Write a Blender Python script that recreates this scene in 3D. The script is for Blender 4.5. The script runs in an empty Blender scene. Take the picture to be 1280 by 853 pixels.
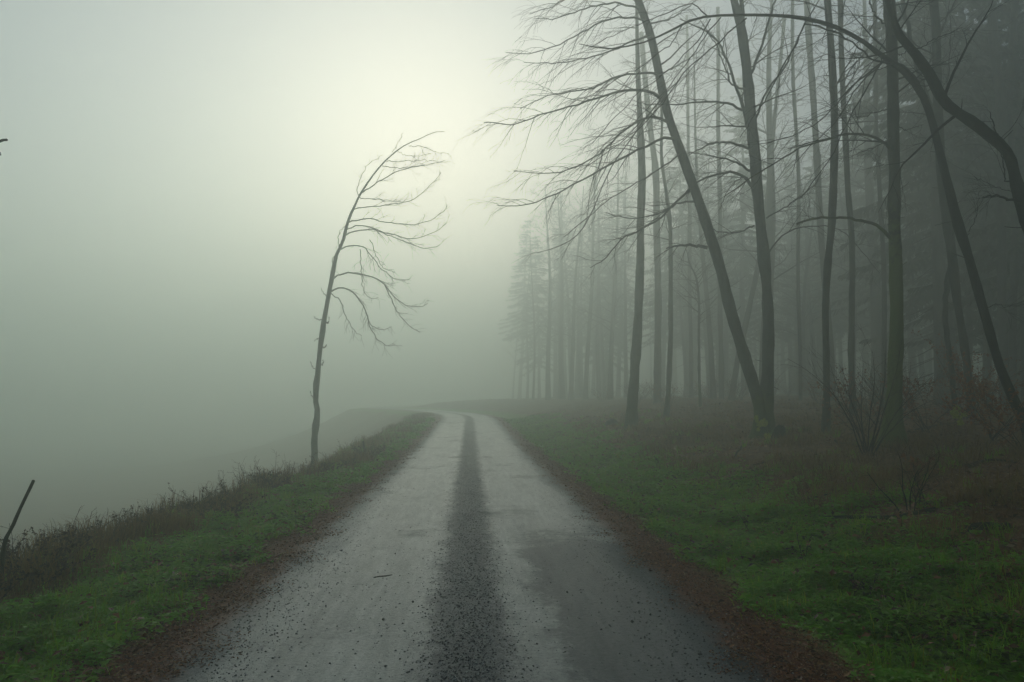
import bpy, math
import numpy as np
from mathutils import Vector, Matrix

# ------------------------------------------------------------------ camera, sky, sun, exposure
SC = bpy.context.scene
COL = SC.collection
PXW, PXH, FPX = 1280.0, 853.0, 924.0
CAM_H = 1.6
YAW = math.atan((640 - 587) / FPX)          # to the right of the road
PITCH = math.atan((500 - 426.5) / FPX)      # a little upwards
cam_d = bpy.data.cameras.new('camera')
cam = bpy.data.objects.new('camera', cam_d)
COL.objects.link(cam)
cam_d.sensor_width = 36.0
cam_d.lens = 36.0 * FPX / PXW
cam_d.clip_start = 0.05
cam_d.clip_end = 3000.0
cam.location = (0, 0, CAM_H)
cam.rotation_euler = (math.pi / 2 + PITCH, 0, -YAW)
SC.camera = cam

SUN_ELEV, SUN_AZ = math.radians(17.0), math.radians(-4.0)   # azimuth from +Y towards +X
world = bpy.data.worlds.new('World')
SC.world = world
world.use_nodes = True
wn, wl = world.node_tree.nodes, world.node_tree.links
wn.clear()
sky = wn.new('ShaderNodeTexSky')
sky.sky_type = 'NISHITA'
sky.sun_disc = False
sky.sun_elevation = SUN_ELEV
sky.sun_rotation = SUN_AZ
sky.air_density = 1.0
sky.dust_density = 1.0
sky.ozone_density = 1.0
hsv = wn.new('ShaderNodeHueSaturation')      # overcast: the blue is washed out of the sky
hsv.inputs['Saturation'].default_value = 0.85
bg = wn.new('ShaderNodeBackground')
bg.inputs['Strength'].default_value = 0.10
wo = wn.new('ShaderNodeOutputWorld')
wl.new(sky.outputs[0], hsv.inputs['Color'])
wl.new(hsv.outputs[0], bg.inputs['Color'])
wl.new(bg.outputs[0], wo.inputs['Surface'])

sun_d = bpy.data.lights.new('sun', 'SUN')
sun_d.energy = 1.5
sun_d.angle = math.radians(40.0)
sun_d.color = (1.0, 0.945, 0.83)
sun = bpy.data.objects.new('sun', sun_d)
COL.objects.link(sun)
_sd = Vector((math.cos(SUN_ELEV) * math.sin(SUN_AZ), math.cos(SUN_ELEV) * math.cos(SUN_AZ), math.sin(SUN_ELEV)))
sun.rotation_euler = _sd.to_track_quat('Z', 'Y').to_euler()
sun.location = _sd * 200

HAZE_DENSITY = 0.0205
HAZE_COLOR = (0.918, 1.0, 0.935)
HAZE_ANISO = 0.67
SC.view_settings.view_transform = 'Standard'
SC.view_settings.look = 'None'
SC.view_settings.gamma = 1.0
SC.view_settings.use_curve_mapping = False
SC.view_settings.exposure = -0.12
SC.render.engine = 'CYCLES'
cy = SC.cycles
cy.use_denoising = True
cy.max_bounces = 7
cy.diffuse_bounces = 4
cy.glossy_bounces = 2
cy.volume_bounces = 5
cy.transmission_bounces = 2
cy.use_adaptive_sampling = False
cy.caustics_reflective = False
cy.caustics_refractive = False

# ------------------------------------------------------------------ helpers
RT = np.array([math.cos(YAW), -math.sin(YAW), 0.0])
FW = np.array([math.sin(YAW) * math.cos(PITCH), math.cos(YAW) * math.cos(PITCH), math.sin(PITCH)])
UP = np.cross(RT, FW)
C0 = np.array([0.0, 0.0, CAM_H])


def ray(px, py):
    return FW + RT * ((px - 640.0) / FPX) + UP * ((426.5 - py) / FPX)


def at(px, py, Y):
    d = ray(px, py)
    return C0 + d * (Y / d[1])


def ss(a, b, x):
    t = np.clip((x - a) / (b - a), 0, 1)
    return t * t * (3 - 2 * t)


def road_x(y):
    return -0.0035 * np.clip(y - 44, 0, 60) ** 2


def lateral(x, y):
    return x - road_x(y)


def wob(x, y, f, s):
    return (np.sin(x * f + 1.7 * s + 1.3 * np.sin(y * f * .71 + s)) * np.cos(y * f * 1.13 + 2.3 * s + 1.1 * np.sin(x * f * .83 - s)))


def edge_left(y):
    return 4.9 - 1.35 * ss(6, 19, y) + 0.25 * np.sin(y * .55) * ss(3, 8, y) + .10 * np.sin(y * 1.7)


def H(x, y):
    """height of the ground"""
    x = np.asarray(x, float)
    y = np.asarray(y, float)
    l = lateral(x, y)
    z = 0.45 * ss(18, 56, y)
    z = z + .55 * ss(2.5, 8.0, l) + 0.10 * np.clip(l - 7, 0, 6) + .02 * np.clip(l - 13, 0, 60) - .10 * ss(2.0, 2.7, l) * (1 - ss(2.7, 3.9, l))
    d = np.clip(-l - edge_left(y), 0, None)
    z = z - 9.5 * (1 - np.exp(-(0.62 * d * d / (d + 0.7)) / 9.5)) - 0.05 * np.clip(-l - 2.1, 0, 3)
    m = ss(1.9, 3.2, np.abs(l))
    z = z + m * (0.035 * wob(x, y, 5.1, 1) + 0.05 * wob(x, y, 2.3, 2) + 0.10 * wob(x, y, .8, 3) * ss(3, 7, np.abs(l)))
    return z


def rim_hit(px, inset=.3):
    """the point on the rim of the left verge that a pixel column meets"""
    ys = np.linspace(4, 40, 2000)
    d = ray(px, 520)
    x = d[0] / d[1] * ys
    k = int(np.argmin(np.abs(x + edge_left(ys) - inset)))
    return np.array([x[k], ys[k], float(H(x[k], ys[k]))])


def hit(px, py, ymax=70.0):
    """first point of the ground on the ray through a pixel"""
    d = ray(px, py)
    ys = np.linspace(2, ymax, 3000)
    P = C0 + d[None, :] * (ys / d[1])[:, None]
    g = P[:, 2] - H(P[:, 0], P[:, 1])
    k = np.argmax(g < 0)
    if g[k] >= 0:
        k = len(ys) - 1
    p = P[k].copy()
    p[2] = float(H(p[0], p[1]))
    return p


class Geo:
    def __init__(self):
        self.v, self.q, self.t, self.n = [], [], [], 0

    def add(self, v, q=None, t=None):
        v = np.asarray(v, float)
        self.v.append(v)
        if q is not None and len(q):
            self.q.append(np.asarray(q, np.int64) + self.n)
        if t is not None and len(t):
            self.t.append(np.asarray(t, np.int64) + self.n)
        self.n += len(v)

    def tube(self, P, R, k=6, rough=0.0, rng=None, cap=True):
        P = np.asarray(P, float)
        R = np.asarray(R, float)
        n = len(P)
        T = np.gradient(P, axis=0)
        T /= np.linalg.norm(T, axis=1)[:, None] + 1e-9
        m = T.mean(axis=0)
        ref = np.eye(3)[np.argmin(np.abs(m))]
        A = np.cross(T, ref)
        A /= np.linalg.norm(A, axis=1)[:, None] + 1e-9
        B = np.cross(T, A)
        a = np.arange(k) * (2 * math.pi / k)
        rr = R[:, None] * np.ones((1, k))
        if rough and rng is not None:
            lob = 1 + rough * np.sin(a * 3 + rng.uniform(0, 6))[None, :] * .7
            rr = rr * lob * (1 + rough * rng.normal(0, .45, (n, k)))
        V = P[:, None, :] + A[:, None, :] * (np.cos(a)[None, :] * rr)[..., None] + B[:, None, :] * (np.sin(a)[None, :] * rr)[..., None]
        V = V.reshape(-1, 3)
        i = np.arange(n - 1)[:, None] * k
        j = np.arange(k)[None, :]
        j2 = (j + 1) % k
        Q = np.stack([i + j, i + j2, i + k + j2, i + k + j], -1).reshape(-1, 4)
        tr = None
        if cap:
            c = len(V)
            V = np.vstack([V, P[-1] + T[-1] * R[-1] * .6])
            b = (n - 1) * k
            tr = np.stack([b + np.arange(k), b + (np.arange(k) + 1) % k, np.full(k, c)], -1)
        self.add(V, Q, tr)

    def mesh(self, name, mat, smooth=True, origin=None):
        V = np.vstack(self.v)
        if origin is not None:
            V = V - np.asarray(origin)[None, :]
        Q = np.vstack(self.q) if self.q else np.zeros((0, 4), np.int64)
        T = np.vstack(self.t) if self.t else np.zeros((0, 3), np.int64)
        me = bpy.data.meshes.new(name)
        me.vertices.add(len(V))
        me.vertices.foreach_set('co', V.astype(np.float32).ravel())
        loops = np.concatenate([Q.ravel(), T.ravel()]).astype(np.int32)
        tot = np.concatenate([np.full(len(Q), 4), np.full(len(T), 3)]).astype(np.int32)
        st = np.concatenate([[0], np.cumsum(tot)[:-1]]).astype(np.int32)
        me.loops.add(len(loops))
        me.loops.foreach_set('vertex_index', loops)
        me.polygons.add(len(tot))
        me.polygons.foreach_set('loop_start', st)
        me.polygons.foreach_set('loop_total', tot)
        me.polygons.foreach_set('use_smooth', np.full(len(tot), smooth))
        me.update(calc_edges=True)
        me.validate()
        if mat is not None:
            me.materials.append(mat)
        return me

    def build(self, name, mat, parent=None, smooth=True, origin=None):
        o = bpy.data.objects.new(name, self.mesh(name, mat, smooth, origin))
        COL.objects.link(o)
        if parent is not None:
            o.parent = parent
        return o


def tag(o, label=None, cat=None, group=None, kind=None):
    for k, v in (('label', label), ('category', cat), ('group', group), ('kind', kind)):
        if v:
            o[k] = v
    return o


def empty(name, loc, label=None, cat=None, group=None):
    o = bpy.data.objects.new(name, None)
    COL.objects.link(o)
    o.location = [float(c) for c in loc]
    o.empty_display_size = .2
    return tag(o, label, cat, group)


def copy_tree(o, parent=None):
    c = o.copy()
    COL.objects.link(c)
    c.parent = parent
    for ch in list(o.children):
        copy_tree(ch, c)
    return c


def smooth_line(P, n):
    """Catmull-Rom through the points, n samples evenly spread"""
    P = np.asarray(P, float)
    if len(P) == 2:
        t = np.linspace(0, 1, n)[:, None]
        return P[0] * (1 - t) + P[1] * t
    d = np.concatenate([[0], np.cumsum(np.linalg.norm(np.diff(P[:, :2], axis=0), axis=1) + 1e-6)])
    E = np.vstack([2 * P[0] - P[1], P, 2 * P[-1] - P[-2]])
    s = np.linspace(0, d[-1], n)
    k = np.clip(np.searchsorted(d, s, side='right') - 1, 0, len(P) - 2)
    u = ((s - d[k]) / (d[k + 1] - d[k]))[:, None]
    a, b, c, e = E[k], E[k + 1], E[k + 2], E[k + 3]
    return .5 * (2 * b + (c - a) * u + (2 * a - 5 * b + 4 * c - e) * u ** 2 + (3 * b - a - 3 * c + e) * u ** 3)


def grow(pl, rr, rng, n, L, ang=(30, 65), bias=(0, 0, -.25), t0=.12, t1=1.0, seg=6, wobble=.13, rs=.55, rmin=.0016, shrink=.55):
    """n side shoots along a line; a list of (points, radii)"""
    out = []
    m = len(pl)
    bias = np.asarray(bias, float)
    for i in range(n):
        t = t0 + (t1 - t0) * (i + rng.random()) / n
        f = t * (m - 1)
        k = min(int(f), m - 2)
        u = f - k
        p = pl[k] * (1 - u) + pl[k + 1] * u
        r = rr[k] * (1 - u) + rr[k + 1] * u
        tg = pl[k + 1] - pl[k]
        tg = tg / (np.linalg.norm(tg) + 1e-9)
        ax = rng.normal(size=3)
        ax -= tg * ax.dot(tg)
        ax /= np.linalg.norm(ax) + 1e-9
        a = math.radians(rng.uniform(*ang))
        d = tg * math.cos(a) + ax * math.sin(a)
        ln = rng.uniform(*L) * (1 - shrink * t)
        st = ln / seg
        P = [p]
        for s in range(seg):
            d = d + bias * (1.0 / seg) * 1.4 + rng.normal(0, wobble, 3)
            d /= np.linalg.norm(d) + 1e-9
            P.append(P[-1] + d * st)
        P = np.array(P)
        r0 = max(min(r * rs, ln * .013 + .002), rmin)
        out.append((P, np.linspace(r0, rmin * .75, seg + 1)))
    return out


# ------------------------------------------------------------------ materials
def new_mat(name):
    m = bpy.data.materials.new(name)
    m.use_nodes = True
    nt = m.node_tree
    nt.nodes.clear()
    out = nt.nodes.new('ShaderNodeOutputMaterial')
    return m, nt.nodes, nt.links, out


def nd(nodes, t, **kw):
    n = nodes.new(t)
    for k, v in kw.items():
        setattr(n, k, v)
    return n


def ramp(nodes, stops, interp='LINEAR'):
    r = nodes.new('ShaderNodeValToRGB')
    cr = r.color_ramp
    cr.interpolation = interp
    while len(cr.elements) < len(stops):
        cr.elements.new(.5)
    for e, (p, c) in zip(cr.elements, stops):
        e.position = p
        e.color = (*c, 1) if len(c) == 3 else c
    return r


def noise(nodes, links, vec, scale, detail=4, rough=.55, dist=0.0):
    n = nodes.new('ShaderNodeTexNoise')
    n.inputs['Scale'].default_value = scale
    n.inputs['Detail'].default_value = detail
    n.inputs['Roughness'].default_value = rough
    n.inputs['Distortion'].default_value = dist
    if vec is not None:
        links.new(vec, n.inputs['Vector'])
    return n


def maths(nodes, links, op, a, b=None, c=None, clamp=False):
    n = nodes.new('ShaderNodeMath')
    n.operation = op
    n.use_clamp = clamp
    for i, x in enumerate((a, b, c)):
        if x is None:
            continue
        if isinstance(x, (int, float)):
            n.inputs[i].default_value = x
        else:
            links.new(x, n.inputs[i])
    return n.outputs[0]


def mapr(nodes, links, v, a, b, c=0.0, d=1.0, smooth=True):
    n = nodes.new('ShaderNodeMapRange')
    n.interpolation_type = 'SMOOTHSTEP' if smooth else 'LINEAR'
    n.inputs[1].default_value = a
    n.inputs[2].default_value = b
    n.inputs[3].default_value = c
    n.inputs[4].default_value = d
    links.new(v, n.inputs[0])
    return n.outputs[0]


def mix(nodes, links, f, a, b):
    n = nodes.new('ShaderNodeMix')
    n.data_type = 'RGBA'
    for sock, x in ((n.inputs[0], f), (n.inputs[6], a), (n.inputs[7], b)):
        if isinstance(x, (int, float)):
            sock.default_value = x
        elif isinstance(x, tuple):
            sock.default_value = (*x, 1)
        else:
            links.new(x, sock)
    return n.outputs[2]


def bark(name, c0, c1, moss=0.0, moss_h=2.0, moss_c=(.055, .075, .022), scale=9.0):
    m, N, L, out = new_mat(name)
    tc = nd(N, 'ShaderNodeTexCoord')
    mp = nd(N, 'ShaderNodeMapping')
    mp.inputs['Scale'].default_value = (1, 1, .22)
    L.new(tc.outputs['Object'], mp.inputs[0])
    n1 = noise(N, L, mp.outputs[0], scale, 6, .65, .4)
    n2 = noise(N, L, tc.outputs['Object'], 1.7, 4, .6)
    r1 = ramp(N, [(.3, c0), (.7, c1)])
    L.new(n1.outputs[0], r1.inputs[0])
    r2 = ramp(N, [(.36, (.42, .43, .42)), (.5, (.95, .95, .95)), (.66, (1.5, 1.52, 1.45))])
    L.new(n2.outputs[0], r2.inputs[0])
    mul = nd(N, 'ShaderNodeMix', data_type='RGBA', blend_type='MULTIPLY')
    mul.inputs[0].default_value = 1
    L.new(r1.outputs[0], mul.inputs[6])
    L.new(r2.outputs[0], mul.inputs[7])
    col = mul.outputs[2]
    if moss:
        sx = nd(N, 'ShaderNodeSeparateXYZ')
        L.new(tc.outputs['Object'], sx.inputs[0])
        hm = mapr(N, L, sx.outputs[2], moss_h * .2, moss_h, 1.0, 0.0)
        n3 = noise(N, L, tc.outputs['Object'], 5.0, 5, .7)
        f = maths(N, L, 'ADD', maths(N, L, 'MULTIPLY', hm, .5), n3.outputs[0])
        f = mapr(N, L, f, .62, .85, 0, moss)
        col = mix(N, L, f, col, moss_c)
    b = nd(N, 'ShaderNodeBsdfPrincipled')
    b.inputs['Roughness'].default_value = .85
    b.inputs['Specular IOR Level'].default_value = .25
    L.new(col, b.inputs['Base Color'])
    bp = nd(N, 'ShaderNodeBump')
    bp.inputs['Strength'].default_value = 1.0
    bp.inputs['Distance'].default_value = .045
    L.new(n1.outputs[0], bp.inputs['Height'])
    L.new(bp.outputs[0], b.inputs['Normal'])
    L.new(b.outputs[0], out.inputs[0])
    return m


def leafy(name, stops, rough=.55, trans=.3, spec=.3, patch=None):
    m, N, L, out = new_mat(name)
    g = nd(N, 'ShaderNodeNewGeometry')
    r = ramp(N, stops)
    v = g.outputs['Random Per Island']
    if patch:
        n = noise(N, L, g.outputs['Position'], patch, 3, .6)
        v = maths(N, L, 'ADD', maths(N, L, 'MULTIPLY', v, .55), maths(N, L, 'SUBTRACT', maths(N, L, 'MULTIPLY', n.outputs[0], 1.6), .55), clamp=True)
    L.new(v, r.inputs[0])
    b = nd(N, 'ShaderNodeBsdfPrincipled')
    b.inputs['Roughness'].default_value = rough
    b.inputs['Specular IOR Level'].default_value = spec
    L.new(r.outputs[0], b.inputs['Base Color'])
    tr = nd(N, 'ShaderNodeBsdfTranslucent')
    L.new(r.outputs[0], tr.inputs[0])
    mx = nd(N, 'ShaderNodeMixShader')
    mx.inputs[0].default_value = trans
    L.new(b.outputs[0], mx.inputs[1])
    L.new(tr.outputs[0], mx.inputs[2])
    L.new(mx.outputs[0], out.inputs[0])
    return m


M = {}
M['bark_grey'] = bark('bark_grey', (.018, .022, .024), (.075, .085, .085), .7, 1.6, (.10, .13, .02))
M['bark_mossy'] = bark('bark_mossy', (.018, .020, .015), (.075, .075, .055), .95, 7.0, (.10, .13, .020))
M['bark_dark'] = bark('bark_dark', (.007, .008, .008), (.026, .028, .027), .3, 1.5)
M['bark_pale'] = bark('bark_pale', (.05, .055, .05), (.12, .125, .11), .4, 2.0)
M['bark_far'] = bark('bark_far', (.030, .030, .028), (.075, .072, .065))
M['twig'] = bark('twig', (.022, .020, .019), (.060, .054, .048), scale=20)
M['twig_dark'] = bark('twig_dark', (.010, .010, .010), (.030, .028, .026), scale=20)
M['dead_stem'] = bark('dead_stem', (.045, .030, .020), (.13, .090, .055), scale=25)
M['needles'] = leafy('needles', [(0, (.012, .022, .012)), (.5, (.022, .038, .018)), (1, (.035, .055, .026))], .6, .15)
M['grass'] = leafy('grass', [(0, (.24, .14, .030)), (.16, (.22, .25, .014)), (.34, (.21, .34, .012)), (.58, (.15, .39, .018)), (.82, (.28, .43, .020)), (1, (.46, .42, .04))], .5, .55, patch=.9)
M['herb'] = leafy('herb', [(0, (.11, .060, .015)), (.14, (.060, .095, .009)), (.4, (.16, .34, .014)), (.7, (.16, .40, .030)), (1, (.29, .45, .045))], .45, .55, patch=.7)
M['dead_grass'] = leafy('dead_grass', [(0, (.060, .030, .012)), (.4, (.19, .100, .030)), (.7, (.29, .175, .052)), (1, (.13, .145, .026))], .7, .3, patch=1.1)
M['litter'] = leafy('litter', [(0, (.045, .018, .010)), (.35, (.15, .055, .020)), (.7, (.24, .092, .032)), (.93, (.31, .15, .055)), (1, (.42, .32, .18))], .5, .15)
M['rust_leaf'] = leafy('rust_leaf', [(0, (.16, .050, .020)), (.5, (.30, .11, .040)), (1, (.40, .18, .06))], .6, .35)
M['bramble'] = leafy('bramble', [(0, (.040, .018, .014)), (.5, (.075, .036, .024)), (1, (.070, .060, .026))], .6, .2)
M['moss'] = leafy('moss', [(0, (.22, .28, .02)), (1, (.46, .52, .03))], .8, .2)


def ground_mat():
    m, N, L, out = new_mat('forest_ground')
    g = nd(N, 'ShaderNodeNewGeometry')
    at_ = nd(N, 'ShaderNodeAttribute', attribute_name='lat')
    P = g.outputs['Position']
    al = maths(N, L, 'ABSOLUTE', at_.outputs['Fac'])
    n0 = noise(N, L, P, 1.1, 5, .6)
    n1 = noise(N, L, P, 7.0, 6, .7)
    n2 = noise(N, L, P, 38.0, 4, .7)
    soil = ramp(N, [(.3, (.030, .013, .008)), (.5, (.155, .052, .023)), (.7, (.26, .105, .050))])
    L.new(n2.outputs[0], soil.inputs[0])
    green = ramp(N, [(.28, (.055, .044, .010)), (.42, (.11, .195, .012)), (.7, (.18, .33, .020))])
    L.new(n1.outputs[0], green.inputs[0])
    floor = ramp(N, [(.25, (.034, .018, .009)), (.5, (.17, .080, .028)), (.72, (.28, .155, .055))])
    L.new(n1.outputs[0], floor.inputs[0])
    e = maths(N, L, 'ADD', al, maths(N, L, 'MULTIPLY', maths(N, L, 'SUBTRACT', n1.outputs[0], .5), 1.1))
    c = mix(N, L, mapr(N, L, e, 2.1, 2.6), soil.outputs[0], green.outputs[0])
    e2 = maths(N, L, 'ADD', al, maths(N, L, 'MULTIPLY', maths(N, L, 'SUBTRACT', n0.outputs[0], .5), 3.0))
    c = mix(N, L, mapr(N, L, e2, 3.6, 4.6), c, floor.outputs[0])
    b = nd(N, 'ShaderNodeBsdfPrincipled')
    b.inputs['Roughness'].default_value = .8
    b.inputs['Specular IOR Level'].default_value = .3
    L.new(c, b.inputs['Base Color'])
    bp = nd(N, 'ShaderNodeBump')
    bp.inputs['Strength'].default_value = .9
    bp.inputs['Distance'].default_value = .03
    h = maths(N, L, 'ADD', n1.outputs[0], maths(N, L, 'MULTIPLY', n2.outputs[0], .5))
    L.new(h, bp.inputs['Height'])
    L.new(bp.outputs[0], b.inputs['Normal'])
    L.new(b.outputs[0], out.inputs[0])
    return m


def road_mat():
    m, N, L, out = new_mat('gravel_road')
    g = nd(N, 'ShaderNodeNewGeometry')
    at_ = nd(N, 'ShaderNodeAttribute', attribute_name='lat')
    P = g.outputs['Position']
    sx = nd(N, 'ShaderNodeSeparateXYZ')
    L.new(P, sx.inputs[0])
    st = nd(N, 'ShaderNodeMapping')
    st.inputs['Scale'].default_value = (1, .12, 1)
    L.new(P, st.inputs[0])
    nl = noise(N, L, st.outputs[0], 3.2, 5, .6)          # long streaks along the road
    nf = noise(N, L, st.outputs[0], 14.0, 4, .6)
    nm = noise(N, L, P, 2.2, 6, .65, .3)
    ng = noise(N, L, P, 34.0, 5, .8)
    ng2 = noise(N, L, P, 160.0, 2, .7)
    vo = nd(N, 'ShaderNodeTexVoronoi')
    vo.inputs['Scale'].default_value = 75
    L.new(P, vo.inputs['Vector'])
    lat = at_.outputs['Fac']
    nq = noise(N, L, P, 11.0, 4, .75)
    l2 = maths(N, L, 'ADD', lat, maths(N, L, 'MULTIPLY', maths(N, L, 'SUBTRACT', nm.outputs[0], .5), .32))
    l2 = maths(N, L, 'ADD', l2, maths(N, L, 'MULTIPLY', maths(N, L, 'SUBTRACT', nq.outputs[0], .5), .34))
    a2 = maths(N, L, 'ABSOLUTE', l2)
    strip = maths(N, L, 'SUBTRACT', 1.0, mapr(N, L, a2, .15, .38))
    al = maths(N, L, 'ABSOLUTE', lat)
    ed = maths(N, L, 'ADD', al, maths(N, L, 'MULTIPLY', maths(N, L, 'SUBTRACT', nl.outputs[0], .5), .8))
    edge = mapr(N, L, ed, 1.30, 1.80)
    # worn wheel tracks of pale packed lime, streaked lengthwise
    track = ramp(N, [(.30, (.115, .13, .125)), (.5, (.28, .295, .27)), (.70, (.45, .465, .42))])
    tv = maths(N, L, 'ADD', maths(N, L, 'MULTIPLY', nl.outputs[0], .55), maths(N, L, 'MULTIPLY', nf.outputs[0], .45))
    L.new(tv, track.inputs[0])
    dark = ramp(N, [(.3, (.008, .011, .012)), (.5, (.040, .047, .050)), (.7, (.15, .165, .165))])
    L.new(ng.outputs[0], dark.inputs[0])
    grit = ramp(N, [(.32, (.022, .028, .030)), (.5, (.075, .086, .088)), (.7, (.19, .205, .20))])
    L.new(ng.outputs[0], grit.inputs[0])
    pep = ramp(N, [(.34, (.30, .31, .32)), (.46, (.92, .93, .94)), (.56, (1.05, 1.05, 1.05)), (.70, (1.35, 1.35, 1.32))])
    L.new(ng.outputs[0], pep.inputs[0])
    tm = nd(N, 'ShaderNodeMix', data_type='RGBA', blend_type='MULTIPLY')
    tm.inputs[0].default_value = .8
    L.new(track.outputs[0], tm.inputs[6])
    L.new(pep.outputs[0], tm.inputs[7])
    c = mix(N, L, maths(N, L, 'MULTIPLY', edge, .9), tm.outputs[2], grit.outputs[0])
    # damp stain on the right hand track, near end only
    wn_ = noise(N, L, P, .75, 5, .6, .4)
    wetx = mapr(N, L, lat, .25, 1.0)
    wety = mapr(N, L, sx.outputs[1], 6.5, 10.5, 1.0, 0.0)
    w = maths(N, L, 'ADD', maths(N, L, 'MULTIPLY', maths(N, L, 'MULTIPLY', wetx, wety), .42), wn_.outputs[0])
    w = maths(N, L, 'ADD', w, maths(N, L, 'MULTIPLY', maths(N, L, 'SUBTRACT', nq.outputs[0], .5), .30))
    wet = mapr(N, L, w, .55, .73)
    c = mix(N, L, maths(N, L, 'MULTIPLY', wet, .72), c, mix(N, L, ng.outputs[0], (.012, .018, .021), (.060, .072, .076)))
    c = mix(N, L, maths(N, L, 'MULTIPLY', strip, mapr(N, L, nl.outputs[0], .3, .62, .62, .92)), c, dark.outputs[0])
    # brown needle dirt washed in at both margins
    rim = mapr(N, L, maths(N, L, 'ADD', al, maths(N, L, 'MULTIPLY', maths(N, L, 'SUBTRACT', nm.outputs[0], .5), .5)), 1.56, 1.92)
    soil = ramp(N, [(.3, (.030, .013, .008)), (.5, (.155, .052, .023)), (.7, (.26, .105, .050))])
    L.new(ng.outputs[0], soil.inputs[0])
    c = mix(N, L, rim, c, soil.outputs[0])
    # dark grit specks
    sp = maths(N, L, 'LESS_THAN', vo.outputs['Distance'], .17)
    sp = maths(N, L, 'MULTIPLY', sp, maths(N, L, 'GREATER_THAN', ng2.outputs[0], .52))
    c = mix(N, L, maths(N, L, 'MULTIPLY', sp, .75), c, (.018, .020, .020))
    b = nd(N, 'ShaderNodeBsdfPrincipled')
    L.new(c, b.inputs['Base Color'])
    ro = maths(N, L, 'ADD', .30, maths(N, L, 'MULTIPLY', wet, .16))
    ro = maths(N, L, 'ADD', ro, maths(N, L, 'MULTIPLY', maths(N, L, 'MAXIMUM', maths(N, L, 'MULTIPLY', strip, .6), maths(N, L, 'MAXIMUM', rim, maths(N, L, 'MULTIPLY', edge, .7))), .42))
    L.new(ro, b.inputs['Roughness'])
    b.inputs['Specular IOR Level'].default_value = .2
    bp = nd(N, 'ShaderNodeBump')
    bp.inputs['Strength'].default_value = .6
    bp.inputs['Distance'].default_value = .012
    L.new(maths(N, L, 'ADD', ng.outputs[0], maths(N, L, 'MULTIPLY', nm.outputs[0], 1.5)), bp.inputs['Height'])
    L.new(bp.outputs[0], b.inputs['Normal'])
    L.new(b.outputs[0], out.inputs[0])
    return m


M['ground'] = ground_mat()
M['road'] = road_mat()
sm, N_, L_, o_ = new_mat('gravel_stone')
g_ = nd(N_, 'ShaderNodeNewGeometry')
r_ = ramp(N_, [(0, (.008, .010, .011)), (.5, (.030, .034, .036)), (.75, (.085, .092, .094)), (1, (.34, .35, .33))])
L_.new(g_.outputs['Random Per Island'], r_.inputs[0])
b_ = nd(N_, 'ShaderNodeBsdfPrincipled')
b_.inputs['Roughness'].default_value = .6
L_.new(r_.outputs[0], b_.inputs['Base Color'])
L_.new(b_.outputs[0], o_.inputs[0])
M['stone'] = sm
wm_, N_, L_, o_ = new_mat('white_stone')
b_ = nd(N_, 'ShaderNodeBsdfPrincipled')
nz = noise(N_, L_, None, 12, 3)
rp = ramp(N_, [(.3, (.55, .56, .53)), (.7, (.78, .78, .74))])
L_.new(nz.outputs[0], rp.inputs[0])
L_.new(rp.outputs[0], b_.inputs['Base Color'])
L_.new(b_.outputs[0], o_.inputs[0])
M['white_stone'] = wm_


# ------------------------------------------------------------------ ground and road
def axis(stops):
    out = []
    for a, b, s in stops:
        out.append(np.arange(a, b - 1e-6, s))
    out.append([stops[-1][1]])
    return np.concatenate(out)


def sheet(name, xs, ys, zf, mat, kind='structure'):
    X, Y = np.meshgrid(xs, ys)
    Z = zf(X, Y)
    V = np.stack([X, Y, Z], -1).reshape(-1, 3)
    nx, ny = len(xs), len(ys)
    i = np.arange(ny - 1)[:, None] * nx
    j = np.arange(nx - 1)[None, :]
    Q = np.stack([i + j, i + j + 1, i + nx + j + 1, i + nx + j], -1).reshape(-1, 4)
    G = Geo()
    G.add(V, Q)
    o = G.build(name, mat)
    a = o.data.attributes.new('lat', 'FLOAT', 'POINT')
    a.data.foreach_set('value', lateral(V[:, 0], V[:, 1]).astype(np.float32))
    o['kind'] = kind
    return o


gx = axis([(-260, -60, 20), (-60, -20, 4), (-20, -8, .8), (-8, 12, .12), (12, 24, .6), (24, 60, 3), (60, 260, 20)])
gy = axis([(-60, -6, 3), (-6, 2, .5), (2, 26, .15), (26, 60, .5), (60, 110, 2.5), (110, 420, 31)])


def ground_z(x, y):
    l = np.abs(lateral(x, y))
    return H(x, y) - .07 * (1 - ss(1.75, 2.25, l))


sheet('ground', gx, gy, ground_z, M['ground'])
rl = axis([(-2.35, 2.35, .047)])
ry = axis([(-12, 2, .5), (2, 30, .10), (30, 62, .3), (62, 140, 2)])
RLx, RYy = np.meshgrid(rl, ry)
ruts = lambda l, y: (.012 - .035 * ss(1.5, 2.3, np.abs(l)) - .022 * np.exp(-((l - .85) / .38) ** 2) - .022 * np.exp(-((l + .9) / .38) ** 2)
                     + .010 * np.exp(-(l / .22) ** 2) + .006 * wob(l * 2, y, 2.1, 4) + .004 * wob(l * 3, y, 6.0, 5))
RX = RLx + road_x(RYy)
RZ = H(RX, RYy) + ruts(RLx, RYy)
G = Geo()
Vr = np.stack([RX, RYy, RZ], -1).reshape(-1, 3)
nx = len(rl)
i_ = np.arange(len(ry) - 1)[:, None] * nx
j_ = np.arange(nx - 1)[None, :]
G.add(Vr, np.stack([i_ + j_, i_ + j_ + 1, i_ + nx + j_ + 1, i_ + nx + j_], -1).reshape(-1, 4))
road = G.build('road', M['road'])
a_ = road.data.attributes.new('lat', 'FLOAT', 'POINT')
a_.data.foreach_set('value', RLx.ravel().astype(np.float32))
tag(road, 'pale gravel forest road with two wheel tracks and a dark middle strip', 'road', kind='structure')
surf = lambda x, y: np.where(np.abs(lateral(x, y)) < 2.0, H(x, y) + ruts(lateral(x, y), y), H(x, y))

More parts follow.
